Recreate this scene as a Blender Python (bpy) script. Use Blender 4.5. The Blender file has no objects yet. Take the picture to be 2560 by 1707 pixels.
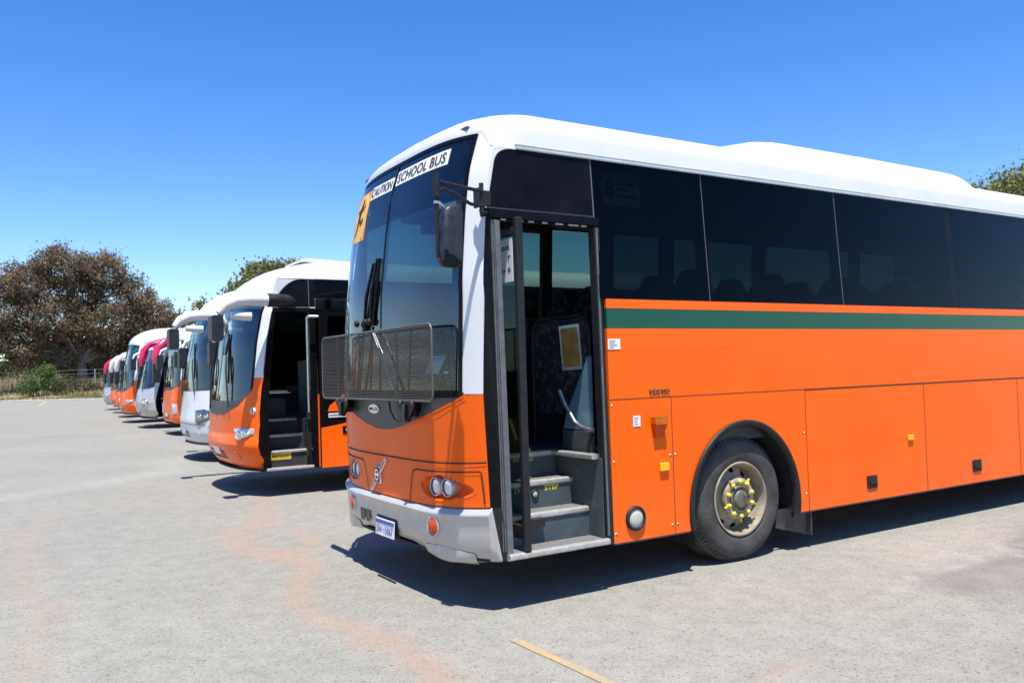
import bpy, math, random
import numpy as np
from mathutils import Vector, Matrix

random.seed(7)
rng = np.random.default_rng(11)
SC = bpy.context.scene
COL = SC.collection
PI = math.pi

# ------------------------------------------------------------------ camera, sky, sun, exposure
cam_d = bpy.data.cameras.new('camera')
cam = bpy.data.objects.new('camera', cam_d)
COL.objects.link(cam)
SC.camera = cam
YAW, PITCH, ROLL = 0.560307, 0.035351, -0.029292
fw = Vector((math.sin(YAW)*math.cos(PITCH), math.cos(YAW)*math.cos(PITCH), math.sin(PITCH)))
r0 = Vector((math.cos(YAW), -math.sin(YAW), 0))
u0 = r0.cross(fw)
cr, sr = math.cos(ROLL), math.sin(ROLL)
rt = r0*cr + u0*sr
up = u0*cr - r0*sr
cam.matrix_world = Matrix(((rt.x, up.x, -fw.x, -2.655), (rt.y, up.y, -fw.y, -4.85), (rt.z, up.z, -fw.z, 1.602), (0, 0, 0, 1)))
cam_d.sensor_width = 36
cam_d.lens = 29.62
cam_d.clip_start = 0.1
cam_d.clip_end = 3000
cam_d.dof.use_dof = True
cam_d.dof.focus_distance = 6.3
cam_d.dof.aperture_fstop = 4.5

SUN = Vector((-0.13, -0.28, 1.0)).normalized()
world = bpy.data.worlds.new('World')
SC.world = world
world.use_nodes = True
wn = world.node_tree.nodes
wl = world.node_tree.links
wn.clear()
sky = wn.new('ShaderNodeTexSky')
sky.sky_type = 'NISHITA'
sky.sun_disc = False
sky.sun_elevation = math.asin(SUN.z)
sky.sun_rotation = math.atan2(SUN.x, SUN.y)
sky.altitude = 0
sky.air_density = 1.0
sky.dust_density = 0.3
sky.ozone_density = 3.0
hs = wn.new('ShaderNodeHueSaturation')
hs.inputs['Saturation'].default_value = 1.36
hs.inputs['Hue'].default_value = 0.513
bg = wn.new('ShaderNodeBackground')
bg.inputs['Strength'].default_value = 0.124
wo = wn.new('ShaderNodeOutputWorld')
wl.new(sky.outputs[0], hs.inputs['Color'])
wl.new(hs.outputs[0], bg.inputs['Color'])
wl.new(bg.outputs[0], wo.inputs['Surface'])

sun_d = bpy.data.lights.new('sun', 'SUN')
sun_d.energy = 5.0
sun_d.angle = math.radians(0.5)
sun_d.color = (1.0, 0.965, 0.91)
sun = bpy.data.objects.new('sun', sun_d)
COL.objects.link(sun)
sun.location = (0, -10, 40)
sun.rotation_euler = SUN.to_track_quat('Z', 'Y').to_euler()

SC.view_settings.view_transform = 'Standard'
SC.view_settings.look = 'None'
SC.view_settings.gamma = 1
SC.view_settings.use_curve_mapping = False
SC.view_settings.exposure = 0.82

# ------------------------------------------------------------------ materials
def nodes_of(m):
    m.use_nodes = True
    return m.node_tree.nodes, m.node_tree.links, m.node_tree.nodes['Principled BSDF']

def mat(name, col, rough=0.5, metal=0.0, var=0.12, scale=3.0, coat=0.0, bump=0.0, bscale=60.0, spec=0.5, col2=None, detail=6, emit=0):
    m = bpy.data.materials.new(name)
    n, l, b = nodes_of(m)
    b.inputs['Roughness'].default_value = rough
    b.inputs['Metallic'].default_value = metal
    b.inputs['Specular IOR Level'].default_value = spec
    b.inputs['Coat Weight'].default_value = coat
    b.inputs['Coat Roughness'].default_value = 0.06
    tc = n.new('ShaderNodeTexCoord')
    nz = n.new('ShaderNodeTexNoise')
    nz.inputs['Scale'].default_value = scale
    nz.inputs['Detail'].default_value = detail
    nz.inputs['Roughness'].default_value = 0.62
    l.new(tc.outputs['Object'], nz.inputs['Vector'])
    mx = n.new('ShaderNodeMix')
    mx.data_type = 'RGBA'
    c = Vector(col)
    a = c*(1-var) if col2 is None else c
    d = c*(1+var) if col2 is None else Vector(col2)
    mx.inputs['A'].default_value = (*a, 1)
    mx.inputs['B'].default_value = (min(d[0], 1), min(d[1], 1), min(d[2], 1), 1)
    rp = n.new('ShaderNodeMapRange')
    rp.inputs['From Min'].default_value = 0.33
    rp.inputs['From Max'].default_value = 0.67
    l.new(nz.outputs['Fac'], rp.inputs['Value'])
    l.new(rp.outputs['Result'], mx.inputs['Factor'])
    l.new(mx.outputs['Result'], b.inputs['Base Color'])
    rr = n.new('ShaderNodeMapRange')
    rr.inputs['To Min'].default_value = max(rough*0.75, 0.02)
    rr.inputs['To Max'].default_value = min(rough*1.25, 1)
    l.new(nz.outputs['Fac'], rr.inputs['Value'])
    l.new(rr.outputs['Result'], b.inputs['Roughness'])
    if bump:
        nb = n.new('ShaderNodeTexNoise')
        nb.inputs['Scale'].default_value = bscale
        nb.inputs['Detail'].default_value = 3
        l.new(tc.outputs['Object'], nb.inputs['Vector'])
        bp = n.new('ShaderNodeBump')
        bp.inputs['Strength'].default_value = bump
        bp.inputs['Distance'].default_value = 0.02
        l.new(nb.outputs['Fac'], bp.inputs['Height'])
        l.new(bp.outputs['Normal'], b.inputs['Normal'])
    if emit:
        b.inputs['Emission Strength'].default_value = emit
    return m

def glass(name, tint, refl=1.0, f0=0.04, rough=0.012, dust=0.0):
    m = bpy.data.materials.new(name)
    m.use_nodes = True
    n, l = m.node_tree.nodes, m.node_tree.links
    n.clear()
    out = n.new('ShaderNodeOutputMaterial')
    lw = n.new('ShaderNodeLayerWeight')
    lw.inputs['Blend'].default_value = 0.5
    pw = n.new('ShaderNodeMath'); pw.operation = 'POWER'
    pw.inputs[1].default_value = 5.0
    l.new(lw.outputs['Facing'], pw.inputs[0])
    ma = n.new('ShaderNodeMath'); ma.operation = 'MULTIPLY_ADD'
    ma.inputs[1].default_value = 0.95*refl
    ma.inputs[2].default_value = f0
    l.new(pw.outputs[0], ma.inputs[0])
    tr = n.new('ShaderNodeBsdfTransparent')
    tr.inputs['Color'].default_value = (*tint, 1)
    gl = n.new('ShaderNodeBsdfGlossy')
    gl.inputs['Roughness'].default_value = rough
    gl.inputs['Color'].default_value = (0.97, 0.98, 1, 1)
    mx = n.new('ShaderNodeMixShader')
    l.new(ma.outputs[0], mx.inputs['Fac'])
    l.new(tr.outputs[0], mx.inputs[1])
    l.new(gl.outputs[0], mx.inputs[2])
    last = mx
    if dust:
        df = n.new('ShaderNodeBsdfDiffuse')
        df.inputs['Color'].default_value = (0.45, 0.43, 0.4, 1)
        tc = n.new('ShaderNodeTexCoord')
        nz = n.new('ShaderNodeTexNoise')
        nz.inputs['Scale'].default_value = 2.2
        nz.inputs['Detail'].default_value = 8
        nz.inputs['Roughness'].default_value = 0.7
        l.new(tc.outputs['Object'], nz.inputs['Vector'])
        mr = n.new('ShaderNodeMapRange')
        mr.inputs['From Min'].default_value = 0.45
        mr.inputs['From Max'].default_value = 0.8
        mr.inputs['To Max'].default_value = dust
        l.new(nz.outputs['Fac'], mr.inputs['Value'])
        m2 = n.new('ShaderNodeMixShader')
        l.new(mr.outputs['Result'], m2.inputs['Fac'])
        l.new(mx.outputs[0], m2.inputs[1])
        l.new(df.outputs[0], m2.inputs[2])
        last = m2
    # small waviness so reflections are not perfectly straight
    tcw = n.new('ShaderNodeTexCoord')
    nw = n.new('ShaderNodeTexNoise')
    nw.inputs['Scale'].default_value = 1.3
    nw.inputs['Detail'].default_value = 1
    l.new(tcw.outputs['Object'], nw.inputs['Vector'])
    bw = n.new('ShaderNodeBump')
    bw.inputs['Strength'].default_value = 0.25
    bw.inputs['Distance'].default_value = 0.02
    l.new(nw.outputs['Fac'], bw.inputs['Height'])
    l.new(bw.outputs['Normal'], gl.inputs['Normal'])
    l.new(last.outputs[0], out.inputs['Surface'])
    return m

M = {}
M['orange'] = mat('orange_paint', (0.90, 0.118, 0.003), 0.28, var=0.055, scale=1.3, coat=0.10, bump=0.05, bscale=2.2, spec=0.16)
M['white'] = mat('white_paint', (0.60, 0.60, 0.59), 0.32, var=0.035, scale=2.5, coat=0.15, spec=.35)
M['green'] = mat('green_band', (0.006, 0.076, 0.048), 0.2, var=0.08, scale=2, coat=0.05, spec=.25)
M['crimson'] = mat('crimson_paint', (0.60, 0.016, 0.075), 0.3, var=0.06, coat=0.3)
M['silver'] = mat('silver_paint', (0.50, 0.49, 0.465), 0.28, metal=0.30, var=0.08, scale=5, coat=0.15, col2=(0.45, 0.43, 0.395))
M['apron'] = mat('dark_grey_panel', (0.046, 0.044, 0.042), 0.45, var=0.18, scale=6)
M['black'] = mat('black_gloss', (0.006, 0.006, 0.007), 0.2, var=0.25, scale=5, spec=.1)
M['plastic'] = mat('black_plastic', (0.014, 0.014, 0.015), 0.5, var=0.3, scale=9, bump=0.1, bscale=120, spec=.3)
M['mirrorshell'] = mat('scuffed_black_plastic', (0.009, 0.010, 0.013), 0.45, col2=(0.024, 0.027, 0.032), scale=14, bump=0.08, bscale=90)
M['rubber'] = mat('tyre_rubber', (0.028, 0.027, 0.026), 0.8, col2=(0.075, 0.068, 0.06), scale=7, bump=0.25, bscale=70)
M['seal'] = mat('grey_rubber_seal', (0.13, 0.14, 0.145), 0.6, col2=(0.075, 0.08, 0.085), scale=9)
M['seam'] = mat('seam_shadow_gap', (0.10, 0.02, 0.004), 0.8)
M['gapdark'] = mat('dark_gap', (0.012, 0.01, 0.01), 0.9)
M['linegrey'] = mat('window_joint', (0.10, 0.10, 0.11), 0.5)
M['gutter'] = mat('gutter_trim', (0.55, 0.6, 0.6), 0.35, metal=0.5)
M['alu'] = mat('worn_aluminium', (0.62, 0.60, 0.55), 0.4, metal=0.6, col2=(0.42, 0.4, 0.36), scale=20)
M['steel'] = mat('brushed_steel', (0.6, 0.6, 0.6), 0.3, metal=0.9, var=0.15, scale=18)
M['rim'] = mat('dusty_steel_rim', (0.38, 0.33, 0.245), 0.6, metal=0.1, col2=(0.20, 0.155, 0.10), scale=7)
M['hub'] = mat('hub_steel', (0.24, 0.21, 0.165), 0.4, metal=0.4, col2=(0.06, 0.055, 0.045), scale=16)
M['yellow'] = mat('yellow_plastic', (0.58, 0.46, 0.05), 0.45, var=0.15, scale=20)
M['amber'] = mat('amber_lens', (0.62, 0.15, 0.006), 0.2, col2=(.38, .07, .004), scale=60, coat=0.05, spec=.3)
M['amberdark'] = mat('orange_lens', (0.55, 0.065, 0.003), 0.2, var=0.3, scale=40, coat=0.05, spec=.3)
M['amberbright'] = mat('yellow_amber_lens', (0.95, 0.42, 0.01), 0.2, var=0.1, scale=30, coat=0.5)
M['lens'] = mat('lamp_lens', (0.62, 0.63, 0.63), 0.08, metal=0.55, var=0.25, scale=26, coat=1.0)
M['lensdark'] = mat('smoked_lamp_lens', (0.10, 0.105, 0.11), 0.08, metal=0.4, var=0.5, scale=8, coat=1.0)
M['opal'] = mat('opal_lens', (0.46, 0.46, 0.38), 0.5, var=0.1, scale=20)
M['inner'] = mat('interior_lining', (0.034, 0.035, 0.037), 0.7, var=0.2)
M['ceil'] = mat('ceiling_lining', (0.22, 0.22, 0.21), 0.8, var=0.1)
M['floor'] = mat('floor_vinyl', (0.05, 0.052, 0.055), 0.7, var=0.3, scale=20)
M['step'] = mat('step_vinyl', (0.060, 0.082, 0.088), 0.65, col2=(0.040, 0.057, 0.064), scale=14, bump=0.15, bscale=150)
M['tread'] = mat('gritty_tread', (0.16, 0.155, 0.14), 0.85, col2=(0.09, 0.09, 0.085), scale=40, bump=0.4, bscale=160)
M['bluegrey'] = mat('blue_grey_screen', (0.10, 0.20, 0.26), 0.4, var=0.1)
M['paper'] = mat('paper', (0.70, 0.70, 0.68), 0.7, var=0.03)
M['ink'] = mat('black_ink', (0.015, 0.016, 0.02), 0.6)
M['blueink'] = mat('blue_ink', (0.07, 0.07, 0.30), 0.5)
M['plate'] = mat('number_plate', (0.74, 0.74, 0.76), 0.35, var=0.04)
M['signorange'] = mat('orange_sign', (0.85, 0.42, 0.06), 0.5, var=0.08, scale=5)
M['chrome'] = mat('chrome', (0.75, 0.75, 0.75), 0.12, metal=1.0, var=0.1)
M['wire'] = mat('guard_wire', (0.10, 0.08, 0.056), 0.7, metal=0.0, var=0.2, scale=30)
M['frame'] = mat('guard_tube', (0.12, 0.115, 0.11), 0.5, metal=0.4, var=0.2)
M['under'] = mat('underbody', (0.015, 0.014, 0.013), 0.9, var=0.4)
M['yellowsign'] = mat('yellow_sticker', (0.62, 0.47, 0.03), 0.5)
M['brown'] = mat('framed_certificate', (0.30, 0.13, 0.015), 0.35, col2=(0.5, 0.26, 0.03), scale=10)
M['gws'] = glass('windscreen_glass', (0.42, 0.58, 0.60), 1.0, 0.115, dust=0.02)
M['gband'] = glass('windscreen_shade_band', (0.06, 0.10, 0.13), 1.0, 0.08, dust=0.02)
M['gside'] = glass('dark_tinted_side_glass', (0.23, 0.25, 0.28), 1.0, 0.010)
M['gfar'] = glass('green_tinted_glass', (0.31, 0.41, 0.37), 1.0, 0.05)
M['gdoor'] = glass('door_glass', (0.5, 0.56, 0.54), 1.0, 0.04, dust=0.03)

def add_road_dust(m, top, amount):
    """patchy pale dust thrown up on the lowest part of the skirt"""
    n, l = m.node_tree.nodes, m.node_tree.links
    b = n['Principled BSDF']; src = b.inputs['Base Color'].links[0].from_socket
    tc = n.new('ShaderNodeTexCoord'); sx = n.new('ShaderNodeSeparateXYZ'); l.new(tc.outputs['Object'], sx.inputs[0])
    nz = n.new('ShaderNodeTexNoise'); nz.inputs['Scale'].default_value = 3.2; nz.inputs['Detail'].default_value = 9; nz.inputs['Roughness'].default_value = .7
    l.new(tc.outputs['Object'], nz.inputs['Vector'])
    mr = n.new('ShaderNodeMapRange'); mr.inputs['From Min'].default_value = top; mr.inputs['From Max'].default_value = .34; mr.inputs['To Max'].default_value = 1.0
    l.new(sx.outputs['Z'], mr.inputs['Value'])
    ns = n.new('ShaderNodeMapRange'); ns.inputs['From Min'].default_value = .38; ns.inputs['From Max'].default_value = .68
    l.new(nz.outputs['Fac'], ns.inputs['Value'])
    mu = n.new('ShaderNodeMath'); mu.operation = 'MULTIPLY'; l.new(mr.outputs['Result'], mu.inputs[0]); l.new(ns.outputs['Result'], mu.inputs[1])
    m2 = n.new('ShaderNodeMath'); m2.operation = 'MULTIPLY'; l.new(mu.outputs[0], m2.inputs[0]); m2.inputs[1].default_value = amount
    mx = n.new('ShaderNodeMix'); mx.data_type = 'RGBA'; mx.inputs['B'].default_value = (.34, .22, .14, 1)
    l.new(m2.outputs[0], mx.inputs['Factor']); l.new(src, mx.inputs['A']); l.new(mx.outputs['Result'], b.inputs['Base Color'])
add_road_dust(M['orange'], .80, .20)
add_road_dust(M['silver'], .60, .30)

def fabric_mat():
    m = bpy.data.materials.new('patterned_seat_fabric')
    n, l, b = nodes_of(m)
    b.inputs['Roughness'].default_value = 0.95
    tc = n.new('ShaderNodeTexCoord')
    v = n.new('ShaderNodeTexVoronoi'); v.inputs['Scale'].default_value = 16
    nz = n.new('ShaderNodeTexNoise'); nz.inputs['Scale'].default_value = 22; nz.inputs['Detail'].default_value = 3
    l.new(tc.outputs['Object'], v.inputs['Vector']); l.new(tc.outputs['Object'], nz.inputs['Vector'])
    cr_ = n.new('ShaderNodeValToRGB')
    e = cr_.color_ramp.elements
    e[0].position = 0.52; e[0].color = (0.012, 0.011, 0.014, 1)
    e[1].position = 0.62; e[1].color = (0.085, 0.075, 0.075, 1)
    l.new(nz.outputs['Fac'], cr_.inputs['Fac'])
    mx = n.new('ShaderNodeMix'); mx.data_type = 'RGBA'; mx.blend_type = 'MULTIPLY'; mx.inputs['Factor'].default_value = 0.6
    l.new(cr_.outputs['Color'], mx.inputs['A']); l.new(v.outputs['Color'], mx.inputs['B'])
    l.new(mx.outputs['Result'], b.inputs['Base Color'])
    return m
M['fabric'] = fabric_mat()

# ------------------------------------------------------------------ mesh builder
class MB:
    def __init__(s):
        s.v = []; s.f = []; s.s = []; s.m = []
    def add(s, vs, fs, smooth=False, mi=0):
        o = len(s.v)
        s.v += [tuple(p) for p in vs]
        for f in fs:
            s.f.append([i+o for i in f]); s.s.append(smooth); s.m.append(mi)
        return s
    def box(s, x0, x1, y0, y1, z0, z1, mi=0):
        v = [(x, y, z) for x in (x0, x1) for y in (y0, y1) for z in (z0, z1)]
        return s.add(v, [(0, 1, 3, 2), (4, 6, 7, 5), (0, 4, 5, 1), (2, 3, 7, 6), (0, 2, 6, 4), (1, 5, 7, 3)], False, mi)
    def rbox(s, x0, x1, y0, y1, z0, z1, r, axis='y', n=4, mi=0):
        # box whose outline is rounded in the plane across `axis`
        if axis == 'y':
            a0, a1, b0, b1 = x0, x1, z0, z1; f = lambda a, b, t: (a, y0+(y1-y0)*t, b)
        elif axis == 'x':
            a0, a1, b0, b1 = y0, y1, z0, z1; f = lambda a, b, t: (x0+(x1-x0)*t, a, b)
        else:
            a0, a1, b0, b1 = x0, x1, y0, y1; f = lambda a, b, t: (a, b, z0+(z1-z0)*t)
        pts = rrect(a0, a1, b0, b1, r, n)
        return s.prism(pts, f, mi=mi)
    def prism(s, pts, f, mi=0, smooth_rim=False):
        N = len(pts)
        v = [f(a, b, 0) for a, b in pts]+[f(a, b, 1) for a, b in pts]
        s.add(v, [list(range(N)), list(range(2*N-1, N-1, -1))], False, mi)
        o = [f(a, b, 0) for a, b in pts]+[f(a, b, 1) for a, b in pts]
        s.add(o, [(i, N+i, N+(i+1) % N, (i+1) % N) for i in range(N)], smooth_rim, mi)
        return s
    def grid(s, P, smooth=True, mi=0, closed=False):
        R, Cc = len(P), len(P[0])
        vs = [p for row in P for p in row]
        fs = []
        for i in range(R-1):
            for j in range(Cc-1 + (1 if closed else 0)):
                k = (j+1) % Cc
                fs.append((i*Cc+j, i*Cc+k, (i+1)*Cc+k, (i+1)*Cc+j))
        return s.add(vs, fs, smooth, mi)
    def tube(s, pts, r, n=8, mi=0, caps=True):
        pts = [Vector(p) for p in pts]
        rr = r if isinstance(r, (list, tuple)) else [r]*len(pts)
        rings = []
        up_ = None
        for i, p in enumerate(pts):
            d = (pts[min(i+1, len(pts)-1)]-pts[max(i-1, 0)]).normalized()
            if up_ is None:
                up_ = Vector((0, 0, 1)) if abs(d.z) < 0.9 else Vector((1, 0, 0))
            a = d.cross(up_)
            if a.length < 1e-5:
                a = d.orthogonal()
            a.normalize()
            b = a.cross(d).normalized()
            up_ = b
            rings.append([tuple(p + (a*math.cos(t*2*PI/n)+b*math.sin(t*2*PI/n))*rr[i]) for t in range(n)])
        s.grid(rings, True, mi, closed=True)
        if caps:
            s.add(rings[0], [list(range(n))], False, mi)
            s.add(rings[-1], [list(range(n-1, -1, -1))], False, mi)
        return s
    def lathe(s, prof, c, axis='y', n=32, mi=0, smooth=True, sgn=1):
        # prof: (radius, along) ; axis through point c
        P = []
        for r, a in prof:
            row = []
            for k in range(n):
                t = 2*PI*k/n
                if axis == 'y':
                    row.append((c[0]+r*math.cos(t), c[1]+a*sgn, c[2]+r*math.sin(t)))
                elif axis == 'x':
                    row.append((c[0]+a*sgn, c[1]+r*math.cos(t), c[2]+r*math.sin(t)))
                else:
                    row.append((c[0]+r*math.cos(t), c[1]+r*math.sin(t), c[2]+a*sgn))
            P.append(row)
        return s.grid(P, smooth, mi, closed=True)
    def ellipsoid(s, c, rx, ry, rz, nu=14, nv=8, mi=0):
        P = []
        for i in range(nv+1):
            t = PI*i/nv
            P.append([(c[0]+rx*math.sin(t)*math.cos(2*PI*k/nu), c[1]+ry*math.sin(t)*math.sin(2*PI*k/nu), c[2]+rz*math.cos(t)) for k in range(nu)])
        return s.grid(P, True, mi, closed=True)
    def build(s, name, mats, parent=None, bevel=0.0, loc=None):
        me = bpy.data.meshes.new(name)
        me.from_pydata(s.v, [], s.f)
        if not isinstance(mats, (list, tuple)):
            mats = [mats]
        for m in mats:
            me.materials.append(M[m] if isinstance(m, str) else m)
        me.polygons.foreach_set('use_smooth', s.s)
        me.polygons.foreach_set('material_index', s.m)
        me.update()
        o = bpy.data.objects.new(name, me)
        COL.objects.link(o)
        if parent:
            o.parent = parent
        if loc:
            o.location = loc
        if bevel:
            b = o.modifiers.new('bevel', 'BEVEL')
            b.width = bevel; b.segments = 2; b.limit_method = 'ANGLE'; b.angle_limit = math.radians(50)
        return o

def build_split(mb, name, mats, parent=None, bevel=0.0):
    """one object per connected piece of mb"""
    key = {}; vid = []
    for p in mb.v:
        k = (round(p[0], 5), round(p[1], 5), round(p[2], 5)); vid.append(key.setdefault(k, len(key)))
    par = list(range(len(key)))
    def find(a):
        while par[a] != a:
            par[a] = par[par[a]]; a = par[a]
        return a
    for f in mb.f:
        r = find(vid[f[0]])
        for i in f[1:]: par[find(vid[i])] = r
    groups = {}
    for j, f in enumerate(mb.f): groups.setdefault(find(vid[f[0]]), []).append(j)
    out = []
    for js in groups.values():
        m = MB(); mp = {}
        for j in js:
            nf = []
            for i in mb.f[j]:
                if i not in mp: mp[i] = len(m.v); m.v.append(mb.v[i])
                nf.append(mp[i])
            m.f.append(nf); m.s.append(mb.s[j]); m.m.append(mb.m[j])
        out.append(m.build(name, mats, parent, bevel))
    return out

def rrect(a0, a1, b0, b1, r, n=4):
    pts = []
    for (ca, cb, st) in ((a1-r, b1-r, 0), (a0+r, b1-r, PI/2), (a0+r, b0+r, PI), (a1-r, b0+r, 1.5*PI)):
        for k in range(n+1):
            t = st+k*PI/2/n
            pts.append((ca+r*math.cos(t), cb+r*math.sin(t)))
    return pts

def empty(name, loc=(0, 0, 0), label=None, cat=None, group=None):
    o = bpy.data.objects.new(name, None)
    o.empty_display_size = 0.3
    COL.objects.link(o)
    o.location = loc
    tag(o, label, cat, group)
    return o

def tag(o, label=None, cat=None, group=None, kind=None):
    if label: o['label'] = label
    if cat: o['category'] = cat
    if group: o['group'] = group
    if kind: o['kind'] = kind
    return o

_txt = {}
def glyphs(s, bold=0.0, shear=0.0):
    """2-D filled lettering, unit cap height about 0.7, left aligned at 0: (verts, faces, width)"""
    key = (s, bold, shear)
    if key in _txt:
        return _txt[key]
    c = bpy.data.curves.new('lettering', 'FONT')
    c.body = s; c.size = 1.0; c.offset = bold; c.shear = shear; c.resolution_u = 3
    o = bpy.data.objects.new('lettering', c)
    COL.objects.link(o)
    dg = bpy.context.evaluated_depsgraph_get()
    me = bpy.data.meshes.new_from_object(o.evaluated_get(dg))
    vs = [(v.co.x, v.co.y) for v in me.vertices]
    fs = [list(p.vertices) for p in me.polygons]
    bpy.data.objects.remove(o); bpy.data.curves.remove(c); bpy.data.meshes.remove(me)
    x0 = min(v[0] for v in vs); x1 = max(v[0] for v in vs)
    y0 = min(v[1] for v in vs); y1 = max(v[1] for v in vs)
    vs = [((a-x0)/(x1-x0), (b-y0)/(y1-y0)) for a, b in vs]   # unit box
    _txt[key] = (vs, fs)
    return _txt[key]

def lettering(mb, s, f, mi=0, bold=0.0, shear=0.0):
    """f maps unit-box (a,b) to 3-D"""
    vs, fs = glyphs(s, bold, shear)
    mb.add([f(a, b) for a, b in vs], fs, False, mi)

# ------------------------------------------------------------------ bus body surface
class Body:
    def __init__(s, **k):
        s.W = 2.5
        s.fx = [(.30, .04), (.42, 0), (.72, 0), (1.2, -.02), (1.46, -.03), (2.25, 0), (2.7, .05), (3.0, .10), (3.28, .19)]
        s.amp, s.pw = .18, 4
        s.ins = [(2.1, 0), (3.15, .065)]
        s.wtop = 3.15
        s.rc = 3.30
        s.caplen = .70
        s.roof = [(0, 1.25, 3.54), (.6, .55, 3.515), (.80, .30, 3.475), (.86, .20, 3.45), (.90, .135, 3.430), (.925, .100, 3.405), (.95, .082, 3.365), (.975, .072, 3.26), (1, .065, 3.15)]
        s.L = 12.0
        s.belt = 2.115
        s.zb = .33
        for a, b in k.items(): setattr(s, a, b)
    def FX(s, z): return float(np.interp(z, [a for a, b in s.fx], [b for a, b in s.fx]))
    def INS(s, z): return float(np.interp(z, [a for a, b in s.ins], [b for a, b in s.ins]))
    def P0(s, y, z):
        q = (y-1.25)/1.25
        return Vector((s.FX(z)+s.amp*abs(q)**s.pw, 1.25+q*(1.25-s.INS(z)), z))
    def P(s, y, z, off=0.0):
        p = s.P0(y, z)
        if off:
            ya = min(max(y, .02), 2.48)
            du = s.P0(ya+.01, z)-s.P0(ya-.01, z)
            dv = s.P0(ya, z+.02)-s.P0(ya, z-.02)
            n = dv.cross(du).normalized()
            if n.x > 0: n = -n
            p = p+n*off
        return p
    def edge(s, z): return s.FX(z)+s.amp
    def ring(s, y):
        q = abs(y-1.25)/1.25
        z = s.rc-.035*q*q*q
        t = max(0, (q-.88)/.12)
        t = t*t*(3-2*t)
        return z*(1-t)+s.wtop*t
    def near(s, X, z, off=0.0): return (X, s.INS(z)-off, z)
    def far(s, X, z, off=0.0): return (X, s.W-s.INS(z)+off, z)

def yspan(y0, y1, n):
    a0 = math.acos(1-2*y0/2.5); a1 = math.acos(1-2*y1/2.5)
    return [2.5*(.5-.5*math.cos(a0+(a1-a0)*i/n)) for i in range(n+1)]

def fn(v): return v if callable(v) else (lambda y: v)

def patch(B, mb, y0, y1, zlo, zhi, nz=8, ny=36, off=0.0, mi=0, rim=0.0):
    zlo, zhi = fn(zlo), fn(zhi)
    ys = yspan(y0, y1, ny)
    G = [[tuple(B.P(y, zlo(y)+(zhi(y)-zlo(y))*j/nz, off)) for y in ys] for j in range(nz+1)]
    mb.grid(G, True, mi)
    if rim:
        ins = [[tuple(B.P(y, zlo(y)+(zhi(y)-zlo(y))*j/nz, off-rim)) for y in ys] for j in range(nz+1)]
        for k in (0, nz):
            mb.grid([G[k], ins[k]], False, mi)
        mb.grid([[G[j][0] for j in range(nz+1)], [ins[j][0] for j in range(nz+1)]], False, mi)
        mb.grid([[G[j][-1] for j in range(nz+1)], [ins[j][-1] for j in range(nz+1)]], False, mi)

def strip_line(B, mb, pts, w, off, mi=0):
    """thin band on the front skin along a list of (y,z)"""
    A, C = [], []
    for i, (y, z) in enumerate(pts):
        p, q = pts[max(i-1, 0)], pts[min(i+1, len(pts)-1)]
        d = Vector((q[0]-p[0], q[1]-p[1])); d.normalize()
        n = Vector((-d.y, d.x))*w/2
        A.append(tuple(B.P(y+n.x, z+n.y, off))); C.append(tuple(B.P(y-n.x, z-n.y, off)))
    mb.grid([A, C], False, mi)

def sidepoly(B, mb, pts, off=0.0, th=.03, near=True, mi=0):
    f = B.near if near else B.far
    mb.prism(pts, lambda a, b, t: f(a, b, off-th*t), mi)

def sidebox(B, mb, x0, x1, z0, z1, off=0.0, th=.03, near=True, mi=0):
    sidepoly(B, mb, [(x0, z0), (x1, z0), (x1, z1), (x0, z1)], off, th, near, mi)

def arch_outline(xc, r, zc, zb, n=20, rz=None):
    rz = rz or r
    t0 = math.asin(max(-1, min(1, (zb-zc)/rz)))
    return [(xc-r*math.cos(t), zc+rz*math.sin(t)) for t in [t0+(PI-2*t0)*i/n for i in range(n+1)]]

def lower_outline(x0, x1, zb, zt, archs):
    pts = [(x0, zt), (x0, zb)]
    for xc, r, zc, rz in archs:
        pts += arch_outline(xc, r, zc, zb, 20, rz)
    pts += [(x1, zb), (x1, zt)]
    return pts

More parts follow.
